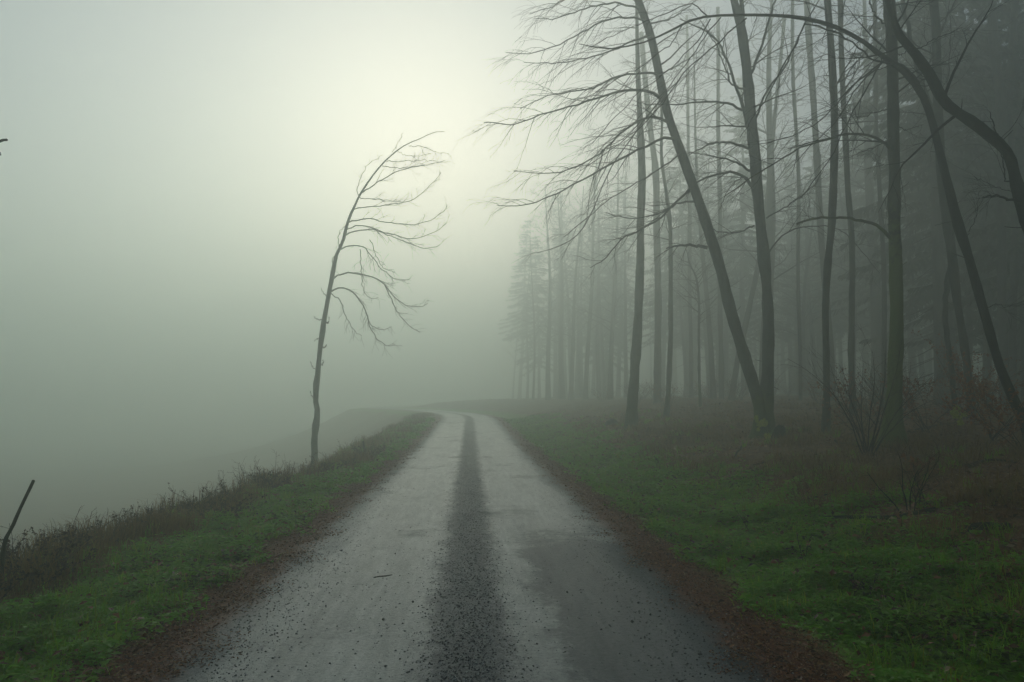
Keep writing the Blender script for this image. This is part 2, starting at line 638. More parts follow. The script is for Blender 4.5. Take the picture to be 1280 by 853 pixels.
# ------------------------------------------------------------------ haze
hz_m, N_, L_, o_ = new_mat('haze')
pv = nd(N_, 'ShaderNodeVolumePrincipled')
pv.inputs['Color'].default_value = (*HAZE_COLOR, 1)
pv.inputs['Density'].default_value = HAZE_DENSITY
pv.inputs['Anisotropy'].default_value = HAZE_ANISO
L_.new(pv.outputs[0], o_.inputs['Volume'])
HAZE_TOP, HAZE_BOT = 33.0, -14.0
G = Geo()
x0, x1, y0, y1 = -270, 270, -70, 430
G.add([(x0, y0, HAZE_BOT), (x1, y0, HAZE_BOT), (x1, y1, HAZE_BOT), (x0, y1, HAZE_BOT), (x0, y0, HAZE_TOP), (x1, y0, HAZE_TOP), (x1, y1, HAZE_TOP), (x0, y1, HAZE_TOP)],
      [(0, 3, 2, 1), (4, 5, 6, 7), (0, 1, 5, 4), (1, 2, 6, 5), (2, 3, 7, 6), (3, 0, 4, 7)])
tag(G.build('haze', hz_m, smooth=False), 'thick pale fog filling the whole place', 'fog', kind='stuff')


# ------------------------------------------------------------------ traced trees
def px_line(pts, Y, drift=0.0, n=24, curve=1.4):
    """pixel polyline with widths -> world points and radii; drift is how far it comes towards (-) or away (+)"""
    P = np.array([(p[0], p[1], p[2]) for p in pts], float)
    S = smooth_line(P, n)
    s = np.linspace(0, 1, n) ** curve
    out = np.array([at(S[i, 0], S[i, 1], Y + drift * s[i]) for i in range(n)])
    off = np.clip(S[:, 0] - 640, 0, None) / FPX               # wide-angle stretch towards the side of the picture
    R = np.maximum(S[:, 2], .25) * .5 * (Y + drift * s) / FPX * (1 + off ** 2) ** -.85
    return out, R


def widths(pts, w0, w1):
    n = len(pts)
    return [(p[0], p[1], w0 + (w1 - w0) * (i / (n - 1)) ** .8) for i, p in enumerate(pts)]


def traced_tree(name, label, cat, base_px, trunk, limbs, mat, seed, ls=1.0, tw=1.0, group=None, Y=None, top=None, rough=.10, flare=1.5, twig_mat='twig', crown=14, sides=16, twig_bias=(-.15, 0, -.35), crownL=(1.2, 3.0)):
    """trunk: [(px,py,width)] from the foot up; limbs: dicts of traced limbs"""
    rng = np.random.default_rng(seed)
    b = hit(*base_px) if Y is None else None
    if b is None:
        b = at(base_px[0], base_px[1], Y)
        b[2] = float(H(b[0], b[1]))
    Y = b[1]
    root = empty(name, b, label, cat, group)
    P, R = px_line(trunk, Y, 0, 46)
    # sink the foot, flare it
    P = np.vstack([[P[0][0], P[0][1], min(P[0][2], b[2]) - .35], P])
    R = np.concatenate([[R[0]], R])
    hgt = np.clip(P[:, 2] - b[2], 0, None)
    R = R * (1 + (flare - 1) * np.exp(-hgt / .30))
    P[:, 1] += .10 * np.sin(P[:, 2] * .55 + seed) * np.clip(hgt / 3, 0, 1)
    if top:                                         # the part above the picture
        d = P[-1] - P[-6]
        d /= np.linalg.norm(d)
        k = 14
        ext = [P[-1]]
        for q in range(k):
            d = d + rng.normal(0, .05, 3) + np.array([0, 0, .05])
            d /= np.linalg.norm(d)
            ext.append(ext[-1] + d * top / k)
        P = np.vstack([P, ext[1:]])
        R = np.concatenate([R, np.linspace(R[-1], .02, k + 1)[1:]])
    g = Geo()
    R = R * (1 + .05 * np.sin(np.arange(len(R)) * .9 + seed) + rng.normal(0, .03, len(R)))
    for _ in range(5):
        R = R * (1 + rng.uniform(.06, .16) * np.exp(-((np.arange(len(R)) - rng.uniform(4, len(R))) / 1.1) ** 2))
    g.tube(P, R, sides, rough, rng)
    if sides >= 12:
        for (tp, tr) in grow(P, R, rng, 16, (.06, .45), (55, 95), (0, 0, .05), .04, .8, 4, .16, .22, .008, .2):
            tr[-1] = tr[0] * .55
            g.tube(tp, tr, 5)
    g.build('trunk', mat, root, origin=b)
    for lm in limbs:
        pts = lm['p']
        LP, LR = px_line(widths(pts, lm.get('w0', 4), lm.get('w1', .9)), Y + lm.get('dy0', 0), lm.get('dy', rng.uniform(-.9, .9)), 20)
        LP[1:-1] += rng.normal(0, .006 + .0004 * Y, (len(LP) - 2, 3))
        g = Geo()
        g.tube(LP, LR, 7, .06, rng)
        br = g.build('branch', mat, root, origin=b)
        nt = lm.get('n', 12)
        if nt:
            g = Geo()
            bi = lm.get('bias', twig_bias)
            for (tp, tr) in grow(LP, LR, rng, nt, tuple(ls * c for c in lm.get('L', (.5, 1.5))), lm.get('ang', (20, 55)), bi, lm.get('t0', .15), 1.0, 7, .10, .5, (.0012 + .00009 * Y) * tw):
                g.tube(tp, tr, 4, cap=False)
                for (up, ur) in grow(tp, tr, rng, lm.get('m', 5), (.2 * ls, .7 * ls), (20, 50), bi, .2, 1, 5, .12, .6, (.0011 + .00008 * Y) * tw):
                    g.tube(up, ur, 3, cap=False)
            tag(g.build('twigs', M[twig_mat], br, origin=b), kind='stuff')
    if crown:
        g = Geo()
        t0 = .5 if top else .55
        for (tp, tr) in grow(P, R, rng, crown, crownL, (45, 80), (0, 0, .05), t0, .98, 9, .10, .4, .004):
            g.tube(tp, tr, 5, cap=False)
            for (up, ur) in grow(tp, tr, rng, 7, (.4, 1.3), (25, 55), (0, 0, -.1), .2, 1, 6, .12, .6, .0022):
                g.tube(up, ur, 3, cap=False)
                for (wp, wr) in grow(up, ur, rng, 3, (.2, .5), (25, 50), (0, 0, -.1), .2, 1, 4, .12, .6, .0018):
                    g.tube(wp, wr, 3, cap=False)
        g.build('crown', M[twig_mat], root, origin=b)
    return root


def LM(p, w0=4, w1=.9, **k):
    return dict(p=p, w0=w0, w1=w1, **k)


# the lone bent tree on the left verge
UPB = (.05, 0, .10)
traced_tree('bare_tree', 'lone thin bare tree bent over to the right on the grass verge', 'tree', (392.5, 584),
    [(392.5, 588, 7.14), (394, 543, 6.89), (397, 517, 6.72), (395, 497, 6.38), (397.6, 464, 6.22), (400, 438, 5.88), (404, 405, 5.71), (409, 376, 5.38), (414, 349, 4.87), (420, 319, 4.37), (428, 302, 3.86), (434, 279, 3.36), (443, 258, 2.86), (453, 239, 2.52), (468, 218, 2.02), (481, 203, 1.76), (498, 188.5, 1.51), (510, 181, 1.26), (525, 175, 1.01), (542, 167, 0.84), (556, 166, 0.59)],
    [LM([(453, 241), (468, 231), (485, 220), (502, 213), (519, 208.5), (542, 205), (557, 200)], 1.76, 0.59, n=14, L=(.3, .9), bias=UPB, m=3),
     LM([(478, 208), (493, 210), (506, 210), (530, 207)], 1.20, 0.51, n=6, L=(.2, .6), bias=UPB, m=3),
     LM([(483, 202), (506, 202), (531, 201), (548, 202)], 1.04, 0.51, n=6, L=(.2, .5), bias=UPB, m=3),
     LM([(442, 262), (455, 259), (477, 257), (498, 254), (514.5, 250), (529, 240), (544, 225), (551, 216)], 1.60, 0.59, n=14, L=(.3, .8), bias=UPB, m=3),
     LM([(449, 247), (464, 249), (485, 251), (502, 252)], 1.20, 0.51, n=8, L=(.3, .7), bias=UPB, m=3),
     LM([(434, 279), (447, 275), (464, 274), (485, 278), (506, 281), (529, 279), (546, 271), (559, 258)], 1.84, 0.59, n=14, L=(.3, .8), bias=UPB, m=3),
     LM([(431, 295), (445, 289), (464, 287), (481, 291), (502, 297), (517, 299), (536, 293), (550, 287), (559, 278)], 1.92, 0.59, n=14, L=(.3, .8), bias=UPB, m=3),
     LM([(433, 287), (449, 282), (468, 285.5), (485, 294), (506, 302), (529, 310), (542, 310), (550, 306)], 1.60, 0.59, n=12, L=(.3, .7), bias=(0, 0, -.2), m=3),
     LM([(426, 312), (439, 307), (455, 309), (462, 317), (471, 330), (488, 345), (501, 351), (512, 349.5)], 1.76, 0.59, n=12, L=(.3, .8), bias=(.05, 0, -.2), m=3),
     LM([(416, 349), (425, 343), (445, 342), (468, 348), (481, 356), (494, 372), (507.5, 382), (524, 384), (535, 379)], 2.40, 0.59, n=14, L=(.3, .8), bias=(.1, 0, -.2), m=3),
     LM([(481, 357), (491, 379), (498, 392), (511, 407), (524, 415)], 1.44, 0.59, n=10, L=(.2, .5), bias=(.15, 0, .1), m=2),
     LM([(412, 366), (424, 360), (437, 363), (448, 374), (457, 389), (463, 409), (471, 423), (484.5, 433), (494, 431)], 2.24, 0.59, n=14, L=(.3, .7), bias=(.1, 0, -.2), m=3),
     LM([(457, 390), (465, 407), (478, 412), (490, 409)], 1.20, 0.51, n=6, L=(.2, .4), m=2),
     LM([(414, 367), (425.5, 377), (432, 395), (442, 412), (452, 420)], 1.44, 0.51, n=8, L=(.2, .5), m=2),
     LM([(448, 244), (447, 233), (455.5, 212), (466, 201), (479, 194)], 1.04, 0.42, n=6, L=(.2, .5), bias=UPB, m=2),
     LM([(424, 311), (423, 296), (428, 286), (433, 281)], 1.28, 0.51, n=4, L=(.2, .4), bias=UPB, m=2),
     LM([(420, 318), (416, 324), (416, 333), (419, 340)], 1.28, 0.51, n=2, L=(.2, .3), m=2),
     LM([(450, 312), (452, 343), (455, 363), (465, 373.5), (473, 372)], 1.12, 0.51, n=8, L=(.2, .5), m=2),
     LM([(462, 300), (470, 318), (478, 334), (492, 341)], 1.04, 0.51, n=8, L=(.2, .5), m=2, bias=(.1, 0, -.2)),
     LM([(491, 191), (498, 178), (503.5, 167)], 0.80, 0.42, n=2, L=(.2, .3), m=1),
     LM([(511, 183), (529, 184), (546, 190), (561, 192)], 0.88, 0.42, n=6, L=(.2, .4), m=2),
     LM([(498, 190), (510, 195), (525, 195), (538, 192)], 0.80, 0.42, n=4, L=(.2, .4), m=2),
     LM([(398, 464), (391, 459), (388, 452)], 1.04, 0.51, n=0), LM([(396, 500), (390, 496), (388, 489)], 1.04, 0.51, n=0),
     LM([(404, 400), (396, 399), (392, 396)], 1.04, 0.51, n=0), LM([(402, 425), (396, 424), (393, 427)], 0.96, 0.51, n=0),
     LM([(405, 398), (410, 404), (411, 396)], 1.28, 0.59, n=0), LM([(401, 433), (406, 434), (408, 431)], 1.20, 0.59, n=0),
     LM([(398, 457), (403, 456), (404, 450)], 1.12, 0.59, n=0), LM([(410, 372), (404, 366), (401, 360)], 0.96, 0.51, n=0)],
    M['bark_pale'], 11, tw=1.15, rough=.16, flare=1.2, crown=0, sides=9)

# leaning tree A and upright tree B share a mossy foot
DR = (-.28, 0, -.55)
traced_tree('bare_tree', 'slender bare tree leaning far left, branches trailing over the road', 'tree', (951, 545),
    [(951, 548, 17), (949, 507, 16), (932, 451, 15.5), (912, 389, 15), (898, 332, 14.5), (881, 276, 13.5), (864, 225, 12.5), (847, 174, 11.5), (836, 141, 11), (825, 90, 10.5), (814, 42, 10), (798, 0, 9), (786, -30, 8)],
    [LM([(826, 124), (808, 114), (783, 113), (755, 120), (721, 131), (684, 141), (642, 155), (605, 153)], 4.6, .9, n=22, L=(.8, 2.2), bias=DR, dy=-.6),
     LM([(833, 152), (819, 146), (797, 152), (774, 169), (752, 191), (721, 208), (684, 217), (642, 214)], 4.4, .9, n=20, L=(.7, 1.9), bias=DR, dy=.8),
     LM([(843, 174), (825, 174), (802, 186), (769, 202), (727, 225), (698, 240), (656, 257), (622, 257)], 4.4, .9, n=18, L=(.7, 1.8), bias=DR, dy=-1.0),
     LM([(822, 93), (808, 91), (769, 97), (741, 110), (712, 115), (680, 122), (650, 136)], 3.6, .8, n=18, L=(.7, 1.9), bias=DR, dy=.9),
     LM([(814, 45), (790, 52), (760, 66), (725, 75), (690, 80), (655, 78)], 3.2, .8, n=16, L=(.7, 1.8), bias=DR, dy=-.5),
     LM([(811, 28), (785, 22), (750, 28), (715, 48), (670, 66), (632, 66)], 3.2, .8, n=16, L=(.6, 1.7), bias=DR, dy=.6),
     LM([(804, 12), (770, 4), (735, 10), (700, 22), (668, 24)], 3.0, .8, n=14, L=(.6, 1.6), bias=DR, dy=-.9),
     LM([(800, 4), (760, -16), (720, -8), (690, 8), (662, 18)], 3.0, .8, n=12, L=(.6, 1.6), bias=DR, dy=.3),
     LM([(884, 310), (867, 307), (850, 307), (833, 311)], 5.0, 2.0, n=5, L=(.3, .9), bias=(-.2, 0, -.4), dy=-.2, t0=.4),
     LM([(864, 237), (847, 251), (825, 273), (797, 290), (777, 299), (757, 324), (738, 335)], 3.8, .9, n=12, L=(.5, 1.3), bias=(-.3, 0, -.2), dy=-.4),
     LM([(870, 252), (850, 254), (825, 266), (797, 273), (777, 272), (757, 266)], 3.2, .8, n=10, L=(.5, 1.2), bias=(-.3, 0, -.1), dy=.6),
     LM([(829, 122), (805, 150), (780, 185), (757, 222), (742, 262), (715, 300), (672, 316)], 2.4, .8, n=10, L=(.4, 1.1), bias=DR, dy=-.8),
     LM([(851, 190), (835, 205), (800, 226), (770, 244), (730, 275), (705, 296)], 2.4, .8, n=10, L=(.4, 1.0), bias=DR, dy=.5),
     LM([(812, 30), (840, 22), (862, 8), (875, -8)], 2.6, .8, n=8, L=(.4, 1.0), bias=(.1, 0, -.1), dy=.4),
     LM([(823, 96), (850, 80), (872, 66), (890, 40)], 2.2, .7, n=8, L=(.4, 1.0), bias=(.1, 0, -.2), dy=.8)],
    M['bark_grey'], 21, ls=1.3, top=6.0, crown=14, flare=1.8)
traced_tree('bare_tree', 'upright bare tree forking near the top, yellow-green moss at its foot', 'tree', (958, 543),
    [(957, 548, 19), (957, 535, 17), (959, 484, 16), (959, 400, 15), (956, 332, 14.5), (949, 248, 15), (946, 197, 15), (940, 141, 14), (935, 93, 13.5), (927, 40, 13), (916, 0, 10), (908, -30, 9)],
    [LM([(928, 50), (928, 20), (928, -10), (929, -50)], 7, 5.5, n=4, dy=.2),
     LM([(937, 165), (930, 138), (921, 112), (909, 76), (893, 47), (876, 36), (850, 24)], 6.0, 1.5, n=12, L=(.5, 1.6), dy=1.2),
     LM([(937, 100), (945, 75), (953, 54), (962, 22), (969, 0), (976, -25)], 4.5, 2.6, n=8, dy=.5),
     LM([(944, 150), (958, 116), (985, 76), (1004, 34), (1024, 0), (1036, -24)], 3.6, 1.6, n=8, dy=-.7),
     LM([(928, 138), (909, 129), (881, 128), (853, 131), (825, 131), (797, 129)], 4.0, 1.0, n=12, L=(.4, 1.3), dy=-.5),
     LM([(936, 186), (915, 179), (892, 179), (876, 186), (861, 194)], 4.2, 1.2, n=9, L=(.4, 1.2), dy=.6),
     LM([(938, 214), (918, 202), (890, 195), (864, 191)], 4.0, 1.0, n=9, L=(.4, 1.1), dy=-.4),
     LM([(942, 236), (926, 219), (904, 216), (878, 225), (864, 234), (846, 252)], 5.0, 1.4, n=10, L=(.5, 1.2), dy=.3),
     LM([(943, 282), (923, 290), (898, 290), (880, 280)], 2.6, .8, n=8, L=(.4, 1.0), dy=-.6),
     LM([(940, 232), (929, 221), (910, 238), (900, 262)], 2.4, .8, n=6, L=(.3, .9), dy=.6),
     LM([(961, 316), (976, 296), (999, 286), (1032, 283), (1058, 293), (1085, 325), (1100, 342)], 2.6, .8, n=9, L=(.4, 1.0), bias=(.1, 0, -.3), dy=.8),
     LM([(958, 273), (990, 254), (1018, 231), (1030, 212)], 2.4, .8, n=8, L=(.4, 1.0), bias=(.1, 0, .1), dy=-.6),
     LM([(935, 112), (916, 106), (905, 82), (893, 52), (882, 38)], 3.4, .9, n=8, L=(.4, 1.2), dy=-.3)],
    M['bark_grey'], 22, ls=1.3, top=6.5, crown=16, flare=2.2)

# the stout mossy trunk C
traced_tree('mossy_tree', 'stout mossy upright trunk beside the bare shrub with a snapped side branch', 'tree', (1117, 560),
    [(1117, 563, 29), (1117, 540, 27), (1117, 512, 24), (1118, 456, 22), (1120, 417, 20), (1121, 332, 18.5), (1121, 248, 18), (1122, 225, 18), (1120, 141, 18), (1117, 70, 17), (1111, 0, 17), (1108, -30, 16)],
    [LM([(1115, 190), (1100, 174), (1077, 168), (1055, 169), (1027, 176), (999, 186), (962, 208), (925, 232), (905, 246)], 5.2, 1.2, n=14, L=(.5, 1.3), bias=(-.35, 0, -.25), dy=-.5),
     LM([(1115, 300), (1100, 285), (1077, 276), (1046, 273), (1018, 273), (996, 280)], 6.0, 3.0, n=5, L=(.2, .5), bias=(-.2, 0, .2), dy=.3, t0=.7),
     LM([(1113, 36), (1104, 28), (1092, 15), (1086, -4)], 4.0, 2.2, n=4, dy=-.2),
     LM([(1123, 158), (1134, 163), (1146, 158), (1154, 156)], 1.8, .8, n=4, L=(.2, .6), bias=(.2, 0, 0), dy=.3),
     LM([(1114, 134), (1095, 141), (1075, 146), (1055, 142)], 2.2, .8, n=7, L=(.3, .8), bias=(-.2, 0, -.1), dy=.5),
     LM([(1114, 172), (1100, 181), (1078, 190), (1060, 197)], 2.0, .8, n=7, L=(.3, .8), bias=(-.2, 0, -.2), dy=-.4)],
    M['bark_mossy'], 23, ls=1.35, top=8.0, rough=.11, flare=1.75, crown=12, twig_mat='twig_dark', sides=16)

# dark leaning tree D whose top arches to the left
traced_tree('bare_tree', 'near-black leaning tree whose thin top arches left across the mossy trunk', 'tree', (1286, 546),
    [(1288, 552, 17), (1283, 535, 16), (1269, 504, 15.5), (1249, 456, 15), (1232, 389, 14.5), (1218, 332, 14.5), (1201, 276, 14), (1186, 220, 13.5), (1165, 146, 12.5), (1151, 115, 11), (1128, 88, 9.5), (1106, 74, 8.5), (1077, 53, 7), (1046, 37, 6), (1013, 27, 5.2), (976, 22, 4.6), (934, 21, 3.8), (890, 22, 3.0), (864, 27, 2.8), (839, 39, 2.6), (811, 52, 2.3), (783, 59, 1.9), (757, 62, 1.5), (724, 56, .9)],
    [LM([(1150, 112), (1140, 92), (1128, 81), (1112, 80), (1098, 78), (1076, 62), (1046, 41), (1005, 30)], 5.5, 2.0, n=6, dy=-.3, dy0=-.12),
     LM([(1106, 75), (1085, 92), (1061, 112), (1040, 136), (1018, 155), (985, 172), (950, 180)], 3.0, .9, n=10, L=(.4, 1.1), bias=(-.35, 0, -.3), dy=-.5),
     LM([(1103, 78), (1082, 98), (1064, 120), (1046, 150), (1020, 176), (985, 186)], 2.8, .9, n=9, L=(.4, 1.0), bias=(-.35, 0, -.3), dy=.3),
     LM([(1101, 80), (1085, 108), (1069, 134), (1058, 157), (1045, 184), (1028, 212), (1005, 242), (985, 258)], 2.6, .9, n=9, L=(.4, .9), bias=(-.35, 0, -.3), dy=-.2),
     LM([(1006, 30), (998, 50), (985, 72), (970, 100), (955, 126), (938, 152), (925, 172)], 2.6, .8, n=7, L=(.3, .8), bias=DR, dy=-.3),
     LM([(933, 23), (915, 38), (898, 53), (867, 79), (845, 104), (820, 140), (797, 162), (760, 190), (725, 214)], 2.4, .8, n=12, L=(.5, 1.3), bias=DR, dy=-.4),
     LM([(901, 22), (885, 42), (872, 60), (855, 84), (833, 112), (800, 146), (770, 172)], 1.9, .7, n=9, L=(.4, 1.1), bias=DR, dy=.3),
     LM([(888, 24), (875, 48), (858, 66), (830, 92), (795, 120), (765, 152), (740, 180)], 1.7, .7, n=9, L=(.4, 1.0), bias=DR, dy=-.5),
     LM([(852, 33), (843, 50), (828, 64), (800, 84), (772, 98), (742, 118)], 1.6, .7, n=8, L=(.4, 1.0), bias=DR, dy=.2),
     LM([(885, 21), (872, 8), (860, 6), (836, 16), (812, 26), (790, 34), (760, 48), (735, 60)], 2.0, .7, n=9, L=(.4, 1.0), bias=DR, dy=.4),
     LM([(1232, 389), (1244, 380), (1258, 384), (1270, 380)], 1.6, .7, n=4, L=(.2, .5), bias=(.2, 0, .1), dy=-.3),
     LM([(1211, 290), (1220, 270), (1222, 250), (1226, 238)], 1.5, .7, n=2, L=(.2, .5), dy=.2)],
    M['bark_dark'], 24, ls=1.45, crown=0, twig_mat='twig_dark', flare=1.1, sides=12)

# black limb E sweeping in from beyond the right edge
traced_tree('bare_tree', 'black thick crooked trunk sweeping up and left from beyond the right edge', 'tree', (1345, 560),
    [(1345, 575, 30), (1338, 500, 28), (1322, 400, 26), (1300, 310, 24), (1284, 262, 22), (1271, 220, 19), (1264, 196, 18), (1250, 179, 17.5), (1218, 155, 16.5), (1181, 129, 15.5), (1162, 98, 14.5), (1142, 70, 13.5), (1122, 48, 12), (1112, 22, 10), (1104, -6, 9), (1094, -40, 8)],
    [LM([(1278, 254), (1262, 250), (1246, 245), (1229, 247)], 6.0, 3.0, n=5, L=(.15, .4), dy=-.2, t0=.5),
     LM([(1272, 224), (1258, 226), (1254, 200), (1250, 185)], 3.5, 1.5, n=2, dy=.2),
     LM([(1256, 184), (1246, 168), (1240, 148), (1237, 140)], 4.0, 1.2, n=4, L=(.2, .6), dy=.3),
     LM([(1142, 66), (1152, 58), (1166, 50), (1186, 42), (1204, 34)], 2.4, .8, n=7, L=(.3, .7), bias=(.2, 0, 0), dy=.3),
     LM([(1124, 70), (1130, 66), (1136, 62)], 1.8, .9, n=0),
     LM([(1268, 240), (1250, 236), (1232, 228), (1220, 222)], 1.4, .7, n=3, L=(.2, .4), dy=-.5)],
    M['bark_dark'], 25, ls=1.4, crown=12, top=5.0, twig_mat='twig_dark', flare=1.1, sides=14, rough=.2)

# twin-footed tree F
traced_tree('bare_tree', 'grey bare tree standing on two crossing legs behind the near-black leaning tree', 'tree', (1214, 520),
    [(1216, 524, 13), (1214, 512, 12), (1210, 456, 11.5), (1201, 400, 12), (1196, 375, 12), (1190, 332, 15), (1181, 276, 14), (1174, 220, 13.5), (1172, 112, 14), (1173, 42, 14), (1170, 0, 13), (1170, -30, 12)],
    [LM([(1195, 522), (1194, 512), (1188, 456), (1182, 400), (1184, 360), (1188, 335)], 8, 9, n=0, dy=.1),
     LM([(1178, 210), (1172, 160), (1150, 96), (1136, 42), (1128, 0), (1124, -30)], 8, 6.5, n=6, dy=.7),
     LM([(1176, 40), (1184, 20), (1192, 5), (1198, -10)], 4, 2, n=6, dy=.3),
     LM([(1175, 150), (1183, 110), (1188, 60), (1188, 20)], 3, 1, n=8, dy=-.5),
     LM([(1170, 130), (1163, 100), (1164, 60), (1170, 46)], 2.4, 1, n=5, dy=.5)],
    M['bark_far'], 26, ls=1.4, crown=16, top=8.0, twig_mat='twig_dark')

# trees standing in a line behind, traced one by one
mids = [
    ('grey straight trunk, left of a close pair midway between forked tree and mossy trunk', (1032, 541), [(1032, 544, 12), (1034, 459, 9.5), (1034, 389, 9.5), (1036, 332, 10), (1040, 276, 11), (1041, 169, 11), (1038, 84, 10.5), (1034, 0, 10), (1032, -30, 9)], 'bark_far', 31, None),
    ('grey straight trunk just left of the mossy trunk, right of a close pair', (1066, 520), [(1067, 524, 10), (1065, 459, 9), (1065, 389, 8.5), (1063, 304, 8.5), (1058, 239, 8.5), (1056, 169, 8.5), (1054, 84, 8), (1052, 0, 8), (1051, -30, 7.5)], 'bark_far', 32, None),
    ('thin grey trunk half hidden behind the left edge of the mossy trunk', (1106, 510), [(1106, 512, 8), (1104, 417, 7), (1103, 332, 7), (1100, 220, 6.5), (1097, 169, 6.5), (1094, 84, 6.5), (1091, 0, 6), (1090, -30, 5.5)], 'bark_far', 33, None),
    ('pale trunk leaning slightly behind the close pair of grey trunks', (1041, 508), [(1042, 510, 9), (1036, 420, 9), (1028, 304, 9), (1024, 248, 9), (1018, 169, 9), (1014, 84, 9), (1009, 0, 8.5), (1006, -30, 8)], 'bark_far', 34, 24),
    ('very thin pale trunk standing just right of the forked tree', (1001, 512), [(1001, 514, 5.5), (1000, 459, 5), (998, 300, 5), (997, 220, 5), (992, 84, 5), (990, 0, 5), (989, -30, 5)], 'bark_far', 35, 25),
    ('misty grey trunk with crooked foot nearest the road on the wood side', (789, 557), [(789, 560, 15), (790, 512, 13), (794, 456, 12.5), (798, 403, 11.5), (801, 332, 10.5), (801, 276, 10), (802, 220, 10), (800, 169, 8.5), (798, 112, 6.5), (797, 42, 5), (797, -20, 4)], 'bark_pale', 36, 18.5),
    ('slim misty stem right of the crooked-footed trunk by the road', (831, 537), [(831, 540, 8), (835, 498, 7), (839, 428, 6.5), (839, 389, 6), (838, 318, 5.5), (836, 270, 5), (827, 200, 4), (828, 150, 3.5), (826, 110, 3)], 'bark_pale', 37, 21),
    ('broad pale misty trunk between the crooked-footed trunk and the slim stem', (821, 528), [(821, 531, 10), (822, 459, 9), (822, 380, 9), (821, 300, 9), (820, 220, 8.5), (812, 160, 8), (806, 100, 7), (802, 40, 6)], 'bark_far', 38, 29),
    ('wavy thin sapling alone in the mist left of the leaning tree', (876, 520), [(876, 522, 4), (874, 459, 3.5), (873, 414, 3.2), (873, 380, 3), (870, 349, 2.6), (862, 330, 1.8), (858, 312, 1)], 'bark_grey', 39, 24),
    ('faint thin trunk in the mist just left of the wavy sapling', (864, 515), [(864, 518, 6), (863, 420, 5), (862, 320, 5), (861, 220, 4.5), (860, 120, 4), (858, 20, 3.5)], 'bark_far', 40, 34),
    ('faint trunk rising in the mist behind the leaning tree foot', (902, 516), [(902, 518, 7), (901, 420, 6.5), (900, 320, 6), (899, 220, 6), (898, 120, 5), (897, 10, 5)], 'bark_far', 41, 31),
    ('faint right-leaning trunk in the mist behind the leaning tree', (911, 520), [(911, 522, 8), (922, 450, 7.5), (934, 400, 7), (946, 340, 7), (955, 280, 6), (964, 200, 6), (972, 110, 5), (980, 20, 5)], 'bark_far', 42, 29),
    ('dark broad trunk deep in shade above the near-black leaning tree', (1256, 500), [(1256, 512, 17), (1255, 389, 15), (1252, 300, 15), (1250, 239, 15), (1252, 140, 17), (1245, 60, 16), (1242, 0, 16), (1240, -30, 15)], 'bark_far', 43, 18),
    ('dark trunk at the top right corner beside the broad shaded trunk', (1268, 500), [(1268, 503, 13), (1267, 389, 12), (1266, 239, 12), (1264, 140, 12), (1268, 0, 12), (1269, -30, 11)], 'bark_far', 44, 19),
    ('faint grey trunk between the twin-legged tree and the broad shaded trunk', (1212, 492), [(1212, 495, 12), (1210, 389, 11), (1209, 239, 11), (1207, 112, 11), (1201, 0, 10), (1199, -30, 10)], 'bark_far', 45, 24),
    ('thin faint trunk left of the broad shaded trunk at right', (1236, 492), [(1236, 494, 8), (1235, 389, 7), (1233, 239, 7), (1231, 140, 7), (1225, 0, 6.5), (1223, -30, 6)], 'bark_far', 46, 22),
]
for lab, bp, tr, mt, sd, Y in mids:
    traced_tree('bare_tree', lab, 'tree', bp, tr, [], M[mt], sd, Y=None if Y is None else Y * 1.5, top=8.0 if tr[-1][1] < 0 else None, crown=30, rough=.08, flare=1.25, sides=9,
                crownL=(1.0, 3.4), group='bare trees of the misty wood')


# ------------------------------------------------------------------ scatter helpers
def scatter(seed, n, x0, x1, y0, y1, dens, ypow=1.25):
    """n points, thinning with distance, kept with probability dens(lat, x, y)"""
    r = np.random.default_rng(seed)
    out = []
    tot = 0
    while tot < n:
        u = r.random(n)
        e = 1 - ypow
        y = (y0 ** e + u * (y1 ** e - y0 ** e)) ** (1 / e)
        x = r.uniform(x0, x1, n)
        l = lateral(x, y)
        keep = r.random(n) < dens(l, x, y)
        P = np.stack([x[keep], y[keep]], -1)
        out.append(P)
        tot += len(P)
    P = np.vstack(out)[:n]
    return np.column_stack([P, surf(P[:, 0], P[:, 1])]), r


def blades(P, r, h, w, lean, flat=0.0, tall=None):
    """curved grass blades: five corners each"""
    n = len(P)
    a = r.uniform(0, 6.283, n)
    d = np.stack([np.cos(a), np.sin(a), np.zeros(n)], -1)
    s = np.stack([-np.sin(a), np.cos(a), np.zeros(n)], -1)
    hh = ((h[0] + (h[1] - h[0]) * r.random(n) ** 1.6) * (1 if tall is None else tall))[:, None]
    ww = (w * (1 + .07 * P[:, 1]) * r.uniform(.6, 1.3, n))[:, None]
    ln = hh * r.uniform(lean[0], lean[1], n)[:, None]
    up = np.array([0, 0, 1.0])
    b = P - up * .01
    m = P + d * ln * .35 + up * hh * .62
    t = P + d * ln + up * hh * (1 - flat)
    V = np.stack([b - s * ww, b + s * ww, m + s * ww * .75, t, m - s * ww * .75], 1).reshape(-1, 3)
    k = np.arange(n)[:, None] * 5
    return V, np.hstack([k, k + 1, k + 2, k + 4]), np.hstack([k + 4, k + 2, k + 3])


